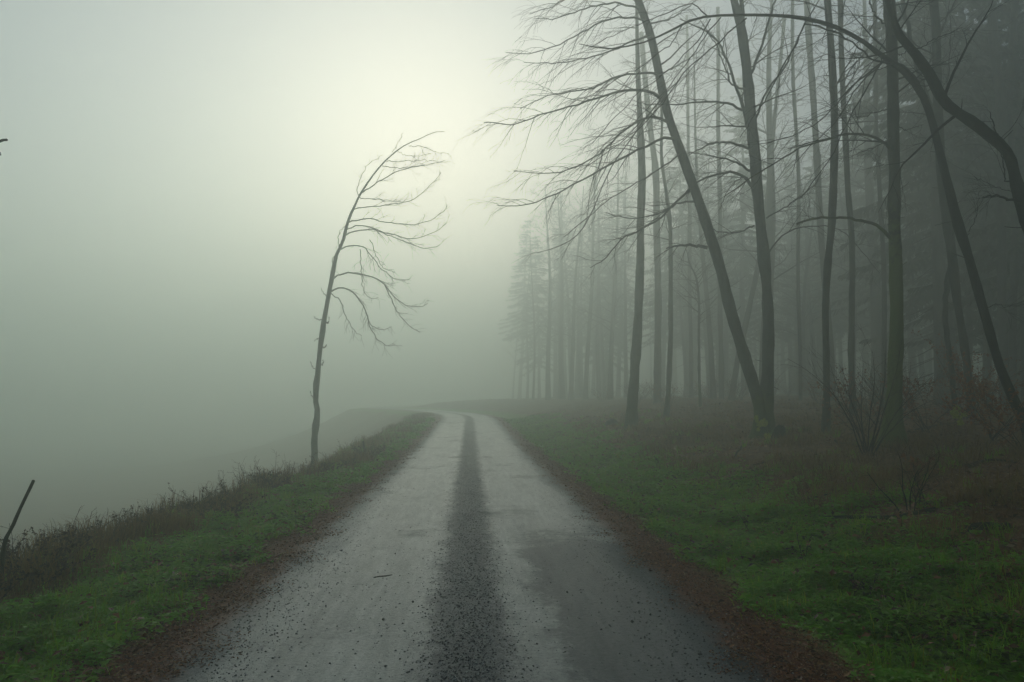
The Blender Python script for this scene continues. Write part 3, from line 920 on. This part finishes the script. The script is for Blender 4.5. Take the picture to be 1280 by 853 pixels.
def flakes(P, r, size, lift, tilt=.5, grow_y=.05, aspect=.62):
    """small leaves: a bent diamond of two triangles each side of the rib"""
    n = len(P)
    a = r.uniform(0, 6.283, n)
    t = r.normal(0, tilt, n)
    d = np.stack([np.cos(a) * np.cos(t), np.sin(a) * np.cos(t), np.sin(t)], -1)
    s = np.stack([-np.sin(a), np.cos(a), r.normal(0, tilt * .7, n)], -1)
    s /= np.linalg.norm(s, axis=1)[:, None]
    z = np.cross(d, s)
    z *= np.sign(z[:, 2:3] + 1e-9)
    L_ = (r.uniform(size[0], size[1], n) * (1 + grow_y * P[:, 1]))[:, None]
    lf = lift * r.random(n) if isinstance(lift, np.ndarray) else r.uniform(lift[0], lift[1], n)
    c = P + np.array([0, 0, 1.0]) * lf[:, None]
    q = z * L_ * r.uniform(.05, .25, (n, 1))
    V = np.stack([c - d * L_ * .5, c + s * L_ * aspect * .5 + q, c + d * L_ * .5, c - s * L_ * aspect * .5 + q], 1).reshape(-1, 3)
    k = np.arange(n)[:, None] * 4
    return V, None, np.vstack([np.hstack([k, k + 1, k + 2]), np.hstack([k, k + 2, k + 3])])


# ------------------------------------------------------------------ the wood behind: bare trees and spruces, shared meshes
def generic_bare(seed, h, r0, lean):
    rng = np.random.default_rng(seed)
    n = 26
    z = np.linspace(-.4, h, n)
    P = np.stack([lean * np.clip(z / h, 0, 1) ** 1.5 + .10 * np.sin(z * .45 + seed), .12 * np.sin(z * .37 + seed * 2), z], -1)
    R = r0 * (1 - .85 * np.clip(z / h, 0, 1) ** 1.2) * (1 + .45 * np.exp(-np.clip(z, 0, None) / .3))
    g = Geo()
    g.tube(P, R, 8, .07, rng)
    c = Geo()
    for (tp, tr) in grow(P, R, rng, 44, (1.2, 3.4), (40, 75), (0, 0, .08), .26, .98, 8, .10, .4, .010):
        c.tube(tp, tr, 4, cap=False)
        for (up, ur) in grow(tp, tr, rng, 6, (.5, 1.3), (25, 55), (0, 0, -.1), .25, 1, 5, .12, .6, .0075):
            c.tube(up, ur, 3, cap=False)
            for (wp, wr) in grow(up, ur, rng, 2, (.2, .6), (25, 50), (0, 0, -.1), .2, 1, 3, .12, .6, .006):
                c.tube(wp, wr, 3, cap=False)
    for (tp, tr) in grow(P, R, rng, 10, (.3, .9), (60, 90), (0, 0, -.1), .08, .35, 4, .1, .25, .004):
        c.tube(tp, tr, 3, cap=False)
    return g.mesh('trunk', M['bark_far']), c.mesh('crown', M['twig'])


def generic_spruce(seed, h, r0, clear):
    rng = np.random.default_rng(seed)
    z = np.linspace(-.4, h, 20)
    P = np.stack([.05 * np.sin(z * .5 + seed), .05 * np.cos(z * .4), z], -1)
    R = r0 * (1 - .95 * np.clip(z / h, 0, 1)) * (1 + .4 * np.exp(-np.clip(z, 0, None) / .3)) + .01
    g = Geo()
    g.tube(P, R, 8, .05, rng)
    c, nd_ = g, Geo()
    zz = clear * h * .35
    V, T = [], []
    while zz < h - .3:
        f = (zz / h - clear) / (1 - clear)
        k = rng.integers(4, 7) if f > 0 else rng.integers(1, 4)
        for _ in range(k):
            a = rng.uniform(0, 6.283)
            ln = (2.9 * (1 - max(f, 0)) ** .8 + .25) * rng.uniform(.65, 1.15)
            if f < 0:
                ln *= .55
            d = np.array([math.cos(a), math.sin(a), .15 - .35 * (1 - max(f, 0))])
            m = 7
            t = np.linspace(0, 1, m)[:, None]
            pl = np.array([0, 0, zz]) + d[None, :] * ln * t + np.array([0, 0, -.35 * ln])[None, :] * t ** 2 + np.array([0, 0, .22 * ln])[None, :] * t ** 4
            c.tube(pl, np.linspace(.022, .005, m), 3, cap=False)
            if f < 0:
                continue
            q = int(16 + 24 * ln)
            tt = rng.random(q) ** .8
            ii = np.clip((tt * (m - 1)).astype(int), 0, m - 2)
            uu = (tt * (m - 1) - ii)[:, None]
            p = pl[ii] * (1 - uu) + pl[ii + 1] * uu
            side = np.array([-math.sin(a), math.cos(a), 0]) * rng.choice([-1, 1], q)[:, None]
            dr = side * rng.uniform(.2, 1, (q, 1)) + d * rng.uniform(.1, .9, (q, 1)) + np.array([0, 0, -1]) * rng.uniform(.2, 1.1, (q, 1))
            dr /= np.linalg.norm(dr, axis=1)[:, None]
            l2 = rng.uniform(.18, .5, (q, 1)) * (.5 + .5 * (1 - max(f, 0)))
            wv = np.cross(dr, rng.normal(size=(q, 3)))
            wv = wv / (np.linalg.norm(wv, axis=1)[:, None] + 1e-9) * rng.uniform(.025, .055, (q, 1))
            V.append(np.stack([p - wv * .6, p + wv * .6, p + dr * l2 * .6 + wv, p + dr * l2, p + dr * l2 * .6 - wv], 1).reshape(-1, 3))
        zz += rng.uniform(.28, .5) * (1.0 if f > 0 else 1.6)
    V = np.vstack(V)
    k = np.arange(len(V) // 5)[:, None] * 5
    nd_.add(V, np.hstack([k, k + 1, k + 2, k + 4]), np.hstack([k + 4, k + 2, k + 3]))
    return g.mesh('trunk', M['bark_far']), nd_.mesh('crown', M['needles'], smooth=False)


BARE = [generic_bare(101, 17, .17, .6), generic_bare(102, 19, .21, -.5), generic_bare(103, 15, .13, .9), generic_bare(104, 18, .19, -.9)]
SPR = [generic_spruce(201, 20, .20, .25), generic_spruce(202, 22, .23, .35), generic_spruce(203, 18, .17, .18)]


def place(kind, var, x, y, s, rz, label, group):
    z = float(H(x, y))
    root = empty('spruce_tree' if kind else 'bare_tree', (x, y, z), label, 'tree', group)
    root.rotation_euler = (0.035 * math.sin(rz * 7.3), 0.035 * math.cos(rz * 5.1), rz)
    s = min(s * 1.42, (HAZE_TOP - .8 - z) / (22.5 if kind else 20.0)) if z > -3 else s
    w = s * (.72 + .5 * ((rz * 3.77) % 1.0)) if not kind else s
    root.scale = (w, w, s)
    parts = SPR[var] if kind else BARE[var]
    names = ('trunk', 'crown')
    for nm, me in zip(names, parts):
        o = bpy.data.objects.new(nm, me)
        COL.objects.link(o)
        o.parent = root
    return root


rng = np.random.default_rng(7)
taken = []


def free(x, y, d):
    for (a, b) in taken:
        if (a - x) ** 2 + (b - y) ** 2 < d * d:
            return False
    taken.append((x, y))
    return True


G1 = 'faint trunks deep in the misty wood'
G2 = 'misty spruces of the wood'
G3 = 'spruces beyond the road bend'
# edge of the wood running along the road into the fog
ORD = 'first second third fourth fifth sixth seventh eighth ninth tenth eleventh twelfth'.split()
ne = [0, 0]
for px_, Y, sp in ((642, 130, 0), (650, 118, 1), (658, 104, 0), (667, 86, 0), (675, 106, 1), (686, 80, 0), (694, 98, 0), (699, 88, 0), (707, 104, 1), (713, 74, 0), (722, 90, 0), (733, 72, 0), (741, 100, 1), (749, 80, 0), (757, 94, 1), (764, 68, 0), (773, 96, 1), (781, 74, 0)):
    p = at(px_, 500, Y)
    free(p[0], p[1], .5)
    place(sp, int(rng.integers(0, 3)), p[0], p[1], rng.uniform(.9, 1.05), rng.uniform(0, 6.28),
          ORD[ne[sp]] + (' misty spruce along the wood edge counted from the far road' if sp else ' ghostly bare tree along the wood edge counted from the far road'),
          'misty edge of the wood')
    ne[sp] += 1
WHERE = ((850, 'between the crooked-footed trunk and the wavy sapling'), (945, 'behind the slender leaning tree'), (1020, 'just right of the forked tree'),
         (1075, 'behind the close pair of grey trunks'), (1130, 'behind the stout mossy trunk'), (1215, 'behind the twin-legged tree'), (9999, 'in the dark far right of the wood'))


def where(px):
    for lim, w_ in WHERE:
        if px < lim:
            return w_


k = 0
while k < 54:                       # slender far stems that close the wood
    Y = rng.uniform(75, 130)
    px_ = rng.uniform(690, 1180)
    p = at(px_, 500, Y)
    if p[0] < 7 or not free(p[0], p[1], 1.2):
        continue
    place(0, int(rng.integers(0, 4)), p[0], p[1], rng.uniform(.85, 1.1), rng.uniform(0, 6.28), 'farthest pale stem dissolving in the mist at the back of the wood', 'farthest stems of the wood')
    k += 1
k = 0
while k < 46:
    Y = rng.uniform(38, 100)
    px_ = rng.uniform(790, 1330)
    p = at(px_, 500, Y)
    if p[0] < 8 or not free(p[0], p[1], 1.5):
        continue
    place(0, int(rng.integers(0, 4)), p[0], p[1], rng.uniform(.8, 1.05), rng.uniform(0, 6.28), 'faint bare trunk deep in the mist ' + where(px_), 'faint bare trunks ' + where(px_))
    k += 1
k = 0
while k < 62:
    Y = rng.uniform(28, 100)
    px_ = rng.uniform(820, 1480)
    p = at(px_, 500, Y)
    if p[0] < 10 or (px_ < 1150 and Y < 72 - (px_ - 820) * .09) or not free(p[0], p[1], 2.0):
        continue
    place(1, int(rng.integers(0, 3)), p[0], p[1], rng.uniform(.8, 1.0), rng.uniform(0, 6.28), 'dim dark spruce in the wood ' + where(px_), 'dim spruces ' + where(px_))
    k += 1
k = 0
while k < 7:  # near spruces added to darken the far right of the wood
    Y = rng.uniform(29, 38)
    px_ = rng.uniform(1165, 1450)
    p = at(px_, 500, Y)
    if not free(p[0], p[1], 2.2):
        continue
    place(1, int(rng.integers(0, 3)), p[0], p[1], rng.uniform(.7, 1.0), rng.uniform(0, 6.28), 'dark near spruce added for shade ' + where(px_), 'near spruces added for shade ' + where(px_))
    k += 1
# the wood goes on out of view at right; spruces added for shade
k = 0
while k < 22:
    x, y = rng.uniform(8, 28), rng.uniform(1, 17)
    if x < 8 + .82 * max(y, 0) or not free(x, y, 2.0):
        continue
    place(1, int(rng.integers(0, 3)), x, y, rng.uniform(.8, 1.0), rng.uniform(0, 6.28), 'unseen spruce added beyond the right edge to shade the wood', 'unseen spruces added for shade beyond the right edge')
    k += 1
for x, y in ((-14.5, 3.0), (-17.0, -3.0)):  # unseen spruces added to darken the fog and verge at left
    place(1, int(rng.integers(0, 3)), x, y, rng.uniform(.85, 1.0), rng.uniform(0, 6.28), 'unseen spruce added on the left slope to shade the near corner', 'unseen spruces added for shade beyond the left edge')
# low leafless understory in the wood, three shapes copied
def understory_mesh(seed, leafy_):
    r2 = np.random.default_rng(seed)
    g, lv = Geo(), []
    for i in range(11):
        a = r2.uniform(0, 6.283)
        d = np.array([math.cos(a) * .55, math.sin(a) * .55, 1.0])
        P = [np.array([r2.normal(0, .12), r2.normal(0, .12), -.1])]
        for q in range(6):
            d = d + r2.normal(0, .14, 3)
            d /= np.linalg.norm(d)
            P.append(P[-1] + d * r2.uniform(.22, .42))
        P = np.array(P)
        Rr = np.linspace(.016, .006, 7)
        g.tube(P, Rr, 4)
        for (tp, tr) in grow(P, Rr, r2, 6, (.4, 1.1), (25, 60), (0, 0, 0), .2, 1, 5, .14, .6, .005):
            g.tube(tp, tr, 3, cap=False)
            lv.append(tp)
    pts = np.vstack(lv)
    pts = pts[r2.random(len(pts)) < leafy_]
    f = Geo()
    f.add(*flakes(pts, r2, (.05, .12), (-.03, .03), .7, 0))
    return g.mesh('stems', M['twig']), f.mesh('leaves', M['rust_leaf'], smooth=False)


UND = [understory_mesh(801, .35), understory_mesh(802, .9), understory_mesh(803, .15)]
k = 0
while k < 90:
    Y = rng.uniform(20, 95)
    px_ = rng.uniform(680, 1300)
    p = at(px_, 500, Y)
    if p[0] < 7.5 or (px_ < 1000 and Y < 40) or not free(p[0], p[1], .8):
        continue
    z = float(H(p[0], p[1]))
    root = empty('understory_shrub', (p[0], p[1], z), 'low twiggy shrub on the wood floor ' + where(px_), 'shrub', 'understory shrubs ' + where(px_))
    root.rotation_euler = (0, 0, rng.uniform(0, 6.28))
    sc_ = rng.uniform(.6, 1.15)
    root.scale = (sc_, sc_, sc_ * rng.uniform(.7, 1.0))
    for nm, me in zip(('stems', 'leaves'), UND[k % 3]):
        o = bpy.data.objects.new(nm, me)
        COL.objects.link(o)
        o.parent = root
        o['kind'] = 'stuff'
    k += 1
# tree just outside the left edge, one twig tip reaches in
traced_tree('bare_tree', 'bare tree beyond the left edge with one broken branch tip showing', 'tree', (-120, 740),
    [(-120, 760, 22), (-112, 600, 19), (-100, 400, 16), (-90, 200, 14), (-80, 60, 12), (-74, 0, 11)],
    [LM([(-90, 210), (-60, 190), (-30, 182), (-4, 178), (9, 175)], 7, 3, n=0, dy=.2), LM([(-12, 180), (-4, 188), (1, 194)], 5, 2, n=0, dy=0)],
    M['bark_dark'], 61, Y=8.5, top=4, crown=0, twig_mat='twig_dark')


# ------------------------------------------------------------------ ground cover
def stuff(name, mat, label, cat, *batches, smooth=False):
    g = Geo()
    for b in batches:
        g.add(*b)
    return tag(g.build(name, mat, smooth=smooth), label, cat, kind='stuff')


def clump(x, y, f, s, lo=-.2, hi=.35):
    return ss(lo, hi, wob(x, y, f, s) + .5 * wob(x, y, f * 2.7, s + 3))


def d_green(l, x, y):
    jag = .25 * wob(x, y, 3.1, 8)
    left = ss(2.0, 2.5, -l + jag) * (1 - ss(3.1, 4.0, -l + jag - .25 * ss(10, 18, y)))
    right = ss(2.15, 2.7, l + jag) * (1 - ss(3.9, 5.6, l + jag * 2 + .4 * wob(x, y, .9, 6)))
    return np.where(l < 0, left, right) * (.25 + .75 * clump(x, y, 2.1, 5))


def d_dead(l, x, y):
    left = ss(3.0, 3.9, -l + .3 * wob(x, y, 2.0, 9)) * (1 - ss(5.4, 6.4, -l))
    right = ss(3.7, 5.2, l + .5 * wob(x, y, .9, 6)) * (1 - .6 * ss(8, 13, l))
    return np.where(l < 0, left, right) * (.12 + .88 * clump(x, y, 1.9, 2, -.1, .5))


def d_litter(l, x, y):
    al = np.abs(l)
    verge = ss(1.6, 2.0, al) * (1 - .88 * ss(2.2, 2.7, al))
    wood = .85 * ss(3.6, 5.0, l) + .5 * ss(3.2, 4.2, -l)
    return np.clip(verge * .8 + wood, 0, 1) * (1 - ss(6, 7, -l))


def mound(P):
    return np.clip(clump(P[:, 0], P[:, 1], 2.1, 5) * .6 + .6 * clump(P[:, 0], P[:, 1], 5.3, 7, -.1, .6), 0, 1.1)


P, r = scatter(301, 90000, -5.2, 8.0, 2.2, 48, d_green)
stuff('grass', M['grass'], 'short green grass on both verges of the road', 'grass', blades(P, r, (.025, .085), .0028, (.8, 2.4), .25, .55 + .9 * mound(P)))
PT, rt = scatter(308, 1500, -5.0, 9.0, 2.6, 40, lambda l, x, y: np.clip(d_green(l, x, y) * .8 + d_dead(l, x, y) * .5, 0, 1), 1.15)
PT = np.repeat(PT, 22, axis=0)
PT[:, :2] += rt.normal(0, .035, (len(PT), 2))
PT[:, 2] = surf(PT[:, 0], PT[:, 1])
stuff('grass_tufts', M['grass'], 'longer tufts of grass standing out of the verges', 'grass', blades(PT, rt, (.08, .26), .0024, (.3, 1.3), .2))
P, r = scatter(302, 120000, -5.2, 8.0, 2.2, 48, d_green)
stuff('ground_cover', M['herb'], 'low leafy green weeds among the verge grass', 'weeds', flakes(P, r, (.022, .062), .02 + .10 * mound(P), .22))
P, r = scatter(303, 70000, -6.5, 20, 2.5, 50, d_dead)
PB, rb_ = scatter(310, 700, 3.6, 14, 7.0, 34, lambda l, x, y: ss(3.8, 5.0, l) * (1 - .7 * ss(8, 12, l)) * clump(x, y, 1.3, 14, -.2, .5), 1.1)
PB = np.repeat(PB, 26, axis=0)
PB[:, :2] += rb_.normal(0, .07, (len(PB), 2))
PB[:, 2] = surf(PB[:, 0], PB[:, 1])
P2, r2 = scatter(305, 22000, -6.2, -2.5, 3.0, 58, lambda l, x, y: ss(.9, .3, np.abs(-l - edge_left(y) + .35)) * clump(x, y, 2.2, 4, -.3, .4))
stuff('dead_grass', M['dead_grass'], 'tangled brown dead grass on the bank and verge edge', 'dead grass', blades(P, r, (.05, .20), .0026, (.8, 2.6), .4), blades(P2, r2, (.12, .48), .0020, (.2, 1.2), .3),
      blades(PB, rb_, (.10, .42), .0030, (.5, 1.9), .35))
P, r = scatter(304, 90000, -6.5, 26, 2.0, 50, d_litter)
P2, r2 = scatter(306, 60000, -2.7, 2.7, 2.2, 26, lambda l, x, y: ss(1.5, 1.95, np.abs(l) + .2 * wob(x, y, 4, 3)) * (1 - ss(2.2, 2.6, np.abs(l))), 1.5)
P3, r3 = scatter(307, 30000, 3.5, 26, 5.0, 40, lambda l, x, y: ss(3.8, 5.5, l) * (.2 + .8 * clump(x, y, 1.1, 12)))
stuff('fallen_leaves', M['litter'], 'brown fallen leaves and needles along the road margins and wood floor', 'fallen leaves',
      flakes(P, r, (.015, .05), (.0, .02), .35), flakes(P2, r2, (.008, .026), (.0, .012), .3, aspect=.35), flakes(P3, r3, (.03, .075), (.0, .06), .5),
      flakes(*scatter(309, 5000, -4.5, 7.0, 2.5, 30, d_green), (.025, .06), (.03, .10), .4))


def stones(seed, n, dens, size):
    P, r = scatter(seed, n, -2.2, 2.2, 2.0, 32, dens, 1.45)
    k = len(P)
    oc = np.array([(1, 0, 0), (0, 1, 0), (-1, 0, 0), (0, -1, 0), (0, 0, .75), (0, 0, -.6)], float)
    tri = np.array([(0, 1, 4), (1, 2, 4), (2, 3, 4), (3, 0, 4), (1, 0, 5), (2, 1, 5), (3, 2, 5), (0, 3, 5)])
    sz = size[0] + (size[1] - size[0]) * r.random(k) ** 3
    a = r.uniform(0, 6.283, k)
    V = oc[None] * (sz[:, None] * r.uniform(.6, 1.25, (k, 6)))[..., None]
    ca, sa = np.cos(a)[:, None], np.sin(a)[:, None]
    V = np.stack([V[..., 0] * ca - V[..., 1] * sa, V[..., 0] * sa + V[..., 1] * ca, V[..., 2]], -1) + P[:, None, :]
    T = (np.arange(k)[:, None, None] * 6 + tri[None]).reshape(-1, 3)
    return V.reshape(-1, 3), None, T


d_st = lambda l, x, y: np.clip(np.exp(-(l / .24) ** 2) + .22 * ss(.95, 1.5, np.abs(l)) * (1 - ss(1.9, 2.2, np.abs(l))) + .035, 0, 1)
stuff('gravel', M['stone'], 'loose dark gravel in the middle strip and along the track edges', 'gravel', stones(311, 70000, d_st, (.0022, .0105)))


# ------------------------------------------------------------------ single plants, sticks and posts
def stem_shrub(name, label, px, py, h, n, spread, mat, seed, group=None, leaves=None, lean=(0, 0), w=.012, m=4, base=None, cat='shrub'):
    rng = np.random.default_rng(seed)
    b = hit(px, py) if base is None else np.array(base)
    root = empty(name, b, label, cat, group)
    lf = []
    for i in range(n):
        a = rng.uniform(0, 6.283)
        d = np.array([math.cos(a) * spread + lean[0], math.sin(a) * spread + lean[1], 1.0])
        d /= np.linalg.norm(d)
        ln = h * rng.uniform(.55, 1.1)
        p = b + np.array([rng.normal(0, .05), rng.normal(0, .05), -.05])
        P = [p]
        for s in range(8):
            d = d + rng.normal(0, .09, 3) + np.array([math.cos(a), math.sin(a), 0]) * .04
            d /= np.linalg.norm(d)
            P.append(P[-1] + d * ln / 8)
        P = np.array(P)
        R = np.linspace(w * rng.uniform(.6, 1.1), .002, 9)
        g = Geo()
        g.tube(P, R, 5, .1, rng)
        tw = grow(P, R, rng, m, (.2 * h, .55 * h), (20, 50), (0, 0, .05), .25, 1, 6, .12, .6, .0017)
        for (tp, tr) in tw:
            g.tube(tp, tr, 4, cap=False)
            for (up, ur) in grow(tp, tr, rng, 2, (.08 * h, .25 * h), (20, 50), (0, 0, 0), .25, 1, 4, .12, .6, .0014):
                g.tube(up, ur, 3, cap=False)
                lf.append(up)
            lf.append(tp)
        g.build('stem', mat, root, origin=b)
    if leaves:
        pts = np.vstack(lf)
        pts = pts[rng.random(len(pts)) < leaves[0]]
        g = Geo()
        g.add(*flakes(pts, rng, leaves[1], (-.02, .02), .7, 0))
        g.build('leaves', leaves[2], root, smooth=False, origin=b)
    return root


stem_shrub('bare_shrub', 'tall bare many-stemmed shrub left of the mossy trunk', 1086, 570, 2.5, 15, .34, M['twig_dark'], 71, w=.014, m=5)
stem_shrub('bare_shrub', 'dead sapling stems leaning left in front of the mossy trunk', 1135, 640, 1.05, 4, .25, M['twig_dark'], 72, lean=(-.25, 0), w=.010, m=3)
stem_shrub('bare_shrub', 'thin dead stems behind the fallen branch at right', 1150, 632, .8, 5, .3, M['twig_dark'], 73, w=.007)
for (px, Y, h, n, lv, lab) in ((1276, 12.0, 1.5, 6, .9, 'young beech holding rusty leaves at the right edge'),
                              (1158, 15.6, 1.7, 7, .7, 'beech sapling with rusty leaves right of the mossy trunk'),
                              (1236, 13.6, 1.7, 7, .8, 'low beech sapling with rusty leaves behind the near-black leaning tree'),
                              (1080, 17.0, 1.9, 6, .5, 'sparse rusty-leaved sapling behind the bare shrub'),
                              (1205, 18.0, 2.2, 7, .6, 'rusty-leaved beech sapling between the twin legs and the leaning tree'),
                              (1250, 18.5, 2.4, 7, .7, 'taller rusty-leaved beech sapling in the shade at far right')):
    p = at(px, 500, Y)
    stem_shrub('leafy_shrub', lab, 0, 0, h, n, .6, M['twig_dark'], 74 + int(px), leaves=(lv, (.05, .10), M['rust_leaf']), base=(p[0], p[1], float(H(p[0], p[1]))), m=6)
stem_shrub('leafy_shrub', 'small clump of orange leaves on the bank below the mossy trunk', 1152, 598, .4, 6, .5, M['dead_stem'], 78, leaves=(1.0, (.04, .07), M['rust_leaf']))

# weed stalks and brambles on the left edge
wk = 0
for (px, h) in ((115, .62), (108, .5), (55, .45), (92, .4), (186, .45), (205, .5), (247, .55), (315, .8), (302, .6), (330, .6), (342, .5), (285, .55), (270, .5), (365, .6), (380, .5), (140, .6), (165, .5), (30, .5), (222, .5), (352, .7), (405, .5), (418, .55), (440, .5), (470, .5)):
    wk += 1
    stem_shrub('weed_stalk', 'dry dark weed stalk on the edge of the left verge', 0, 0, h, 3, .35, M['dead_stem'] if wk % 3 else M['twig_dark'], 400 + wk, 'dry stalks along the left verge edge', w=.006, m=5, cat='weed', base=rim_hit(px, .15 + .25 * math.sin(wk * 2.1)))
bw = np.random.default_rng(55)
for i in range(44):
    y = 4.5 * (22 / 4.5) ** bw.random()
    l = -(edge_left(y) - bw.uniform(-.1, 1.0) * (1 - .4 * ss(9, 18, y)))
    x = float(l + road_x(y))
    stem_shrub('bramble', 'low brown bramble tangle on the rim of the left verge', 0, 0, bw.uniform(.35, .75), 7, 1.0, M['bramble'], 500 + i, 'brambles on the left rim', leaves=(.5, (.02, .05), M['bramble']), w=.005, m=4, base=(x, y, float(H(x, y))), cat='bramble')
# weeds standing in the right hand grass
for i, (px, py, h) in enumerate(((936, 664, .30), (948, 672, .22), (1015, 700, .32), (1070, 748, .34), (1078, 752, .28), (718, 582, .35), (738, 578, .3), (826, 585, .35), (832, 590, .3), (760, 575, .35), (892, 600, .3), (1026, 590, .35))):
    stem_shrub('weed_stalk', 'dead weed stalk standing in the grass of the right verge', px, py, h, 2, .25, M['dead_stem'], 600 + i, 'dead stalks in the right verge', w=.004, m=3, cat='weed', leaves=(.25, (.02, .04), M['bramble']))


def stick(name, label, cat, pts, Y, w, mat, seed, n=14, sides=8, drift=0.0):
    P, R = px_line([(p[0], p[1], w if len(p) < 3 else p[2]) for p in pts], Y, drift, n)
    g = Geo()
    g.tube(P, R, sides, .12, np.random.default_rng(seed))
    b = P[0]
    o = g.build(name, mat, origin=b)
    o.location = b
    return tag(o, label, cat)


stick('stake', 'dark bent stake leaning right at the left edge of the picture', 'stake', [(2, 722, 5), (4, 690, 4.8), (7, 674, 4.6), (14, 661, 4.2), (28, 630, 3.8), (42, 601, 3.6)], 6.9, 3.5, M['bark_dark'], 81)
b = rim_hit(456)
stick('fence_post', 'short grey stub post on the left verge beyond the lone tree', 'post', [(457, 574, 2.6), (455, 560, 2.3), (454, 552, 2.0)], b[1], 2.5, M['bark_far'], 82)
# fallen branches and stump
p0, p1 = hit(1012, 648), hit(1170, 640)
t = np.linspace(0, 1, 16)[:, None]
LG = p0 * (1 - t) + p1 * t
LG[:, 2] = H(LG[:, 0], LG[:, 1]) + .030 + .02 * np.sin(t[:, 0] * 5)
g = Geo()
g.tube(LG, np.linspace(.014, .036, 16), 9, .2, np.random.default_rng(5))
o = g.build('fallen_branch', M['bark_dark'], origin=p0)
o.location = p0
tag(o, 'dark fallen branch lying along the top of the right grass verge', 'branch')
for i, (a, c, w, lab) in enumerate((((1182, 672), (1262, 664), .05, 'short dark rotten log in the leaf litter near the right edge'),
                                    ((919, 572), (940, 553), .02, 'thin fallen stick below the leaning tree foot'),
                                    ((1044, 553), (1078, 560), .03, 'fallen stick lying left of the bare shrub foot'))):
    p0, p1 = hit(*a), hit(*c)
    LG = p0 * (1 - t) + p1 * t
    LG[:, 2] = H(LG[:, 0], LG[:, 1]) + w
    g = Geo()
    g.tube(LG, np.linspace(w, w * .7, 16), 8, .2, np.random.default_rng(90 + i))
    o = g.build('fallen_branch', M['bark_dark'], origin=p0)
    o.location = p0
    tag(o, lab, 'branch')
fs = np.random.default_rng(77)
for i in range(26):
    y = fs.uniform(9, 24)
    x = float(fs.uniform(4.6, 5.5 + .55 * y))
    a = fs.uniform(0, 3.14)
    ln = fs.uniform(.5, 1.8)
    u = np.linspace(-.5, .5, 9)
    Pk = np.stack([x + u * ln * math.cos(a) + .04 * np.sin(u * 9 + i), y + u * ln * math.sin(a), np.zeros(9)], -1)
    w = fs.uniform(.010, .028)
    Pk[:, 2] = H(Pk[:, 0], Pk[:, 1]) + w * .7 + .02
    g = Geo()
    g.tube(Pk, np.linspace(w, w * .45, 9), 6, .2, fs)
    for (tp, tr) in grow(Pk, np.linspace(w, w * .5, 9), fs, 3, (.15, .5), (25, 60), (0, 0, .1), .2, .9, 4, .15, .5, .004):
        g.tube(tp, tr, 4)
    o = g.build('fallen_stick', M['twig_dark'] if i % 2 else M['dead_stem'], origin=Pk[0])
    o.location = Pk[0]
    tag(o, 'dead stick lying in the brown leaf litter of the right bank', 'stick', 'dead sticks in the leaf litter')
b = hit(975, 545)
g = Geo()
g.tube(b + np.array([(0, 0, -.2), (0, 0, .02), (.01, 0, .14), (.0, .02, .22)]), [.20, .17, .13, .11], 12, .2, np.random.default_rng(6))
o = g.build('tree_stump', M['bark_dark'], origin=b)
o.location = b
tag(o, 'low dark stump right of the mossy foot of the forked tree', 'stump')
b = hit(764, 531)
g = Geo()
g.tube(b + np.array([(0, 0, -.2), (0, 0, .03), (.01, 0, .12), (.0, .02, .17)]), [.30, .26, .21, .15], 12, .2, np.random.default_rng(8))
o = g.build('tree_stump', M['bark_far'], origin=b)
o.location = b
tag(o, 'faint dark stump in the misty grass left of the crooked-footed trunk', 'stump')
# bright moss cushions at the foot of the twin trunks
mr = np.random.default_rng(15)
for (px, py, rad, lab) in ((952, 528, .17, 'yellow-green moss cushion between the two trunk feet'), (962, 551, .20, 'yellow-green moss tuft below the forked tree foot'), (1196, 520, .17, 'yellow-green moss patch at the foot of the twin-legged tree')):
    c = hit(px, py + (20 if py < 530 else 0))
    if py < 530:
        c = at(px, py, c[1] - .42)
    q = 1500
    d = mr.normal(size=(q, 3))
    d /= np.linalg.norm(d, axis=1)[:, None]
    sub = mr.normal(0, .55, (9, 3)) * np.array([rad, rad * .35, rad])
    wh = mr.integers(0, 9, q)
    pts = c + sub[wh] + d * rad * (mr.random((q, 1)) ** .5) * mr.uniform(.12, .45, (9, 1))[wh]
    g = Geo()
    g.add(*flakes(pts, mr, (.03, .07), (-.01, .01), .8, 0))
    o = g.build('moss_cushion', M['moss'], smooth=False, origin=c)
    o.location = c
    tag(o, lab, 'moss')
# twig and little stones lying on the road
b = hit(478, 724)
g = Geo()
q = np.array([(-.075, -.02, 0), (-.03, .0, .004), (.03, .004, .006), (.085, .02, .012)])
g.tube(b + q + np.array([0, 0, .018]), [.005, .0065, .006, .003], 6, .15, np.random.default_rng(3))
o = g.build('twig', M['twig'], origin=b)
o.location = b
tag(o, 'small dark twig lying on the left wheel track', 'twig')
sr = np.random.default_rng(33)
for i, (px, py) in enumerate(((494, 692), (516, 755), (479, 777), (482, 836), (709, 741), (718, 666), (790, 781), (813, 772), (798, 756), (876, 823), (360, 799), (757, 585), (712, 582))):
    b = hit(px, py)
    b[2] = float(surf(b[0], b[1]))
    s = sr.uniform(.010, .018) * (1 if py > 600 else 2.6)
    g = Geo()
    V, _, T = stones(700 + i, 1, lambda l, x, y: np.ones_like(l), (.01, .0101))
    V = (V - V.mean(axis=0)) / .01 * s + np.array([0, 0, s * .5])
    g.add(V, None, T)
    o = g.build('pebble', M['white_stone'] if py < 600 else M['stone'], smooth=False)
    o.location = b
    tag(o, 'tiny white stone in the far grass right of the road' if py < 600 else 'small dark pebble lying loose on the pale road surface', 'stone', 'white stones in the far grass' if py < 600 else 'loose pebbles on the road')
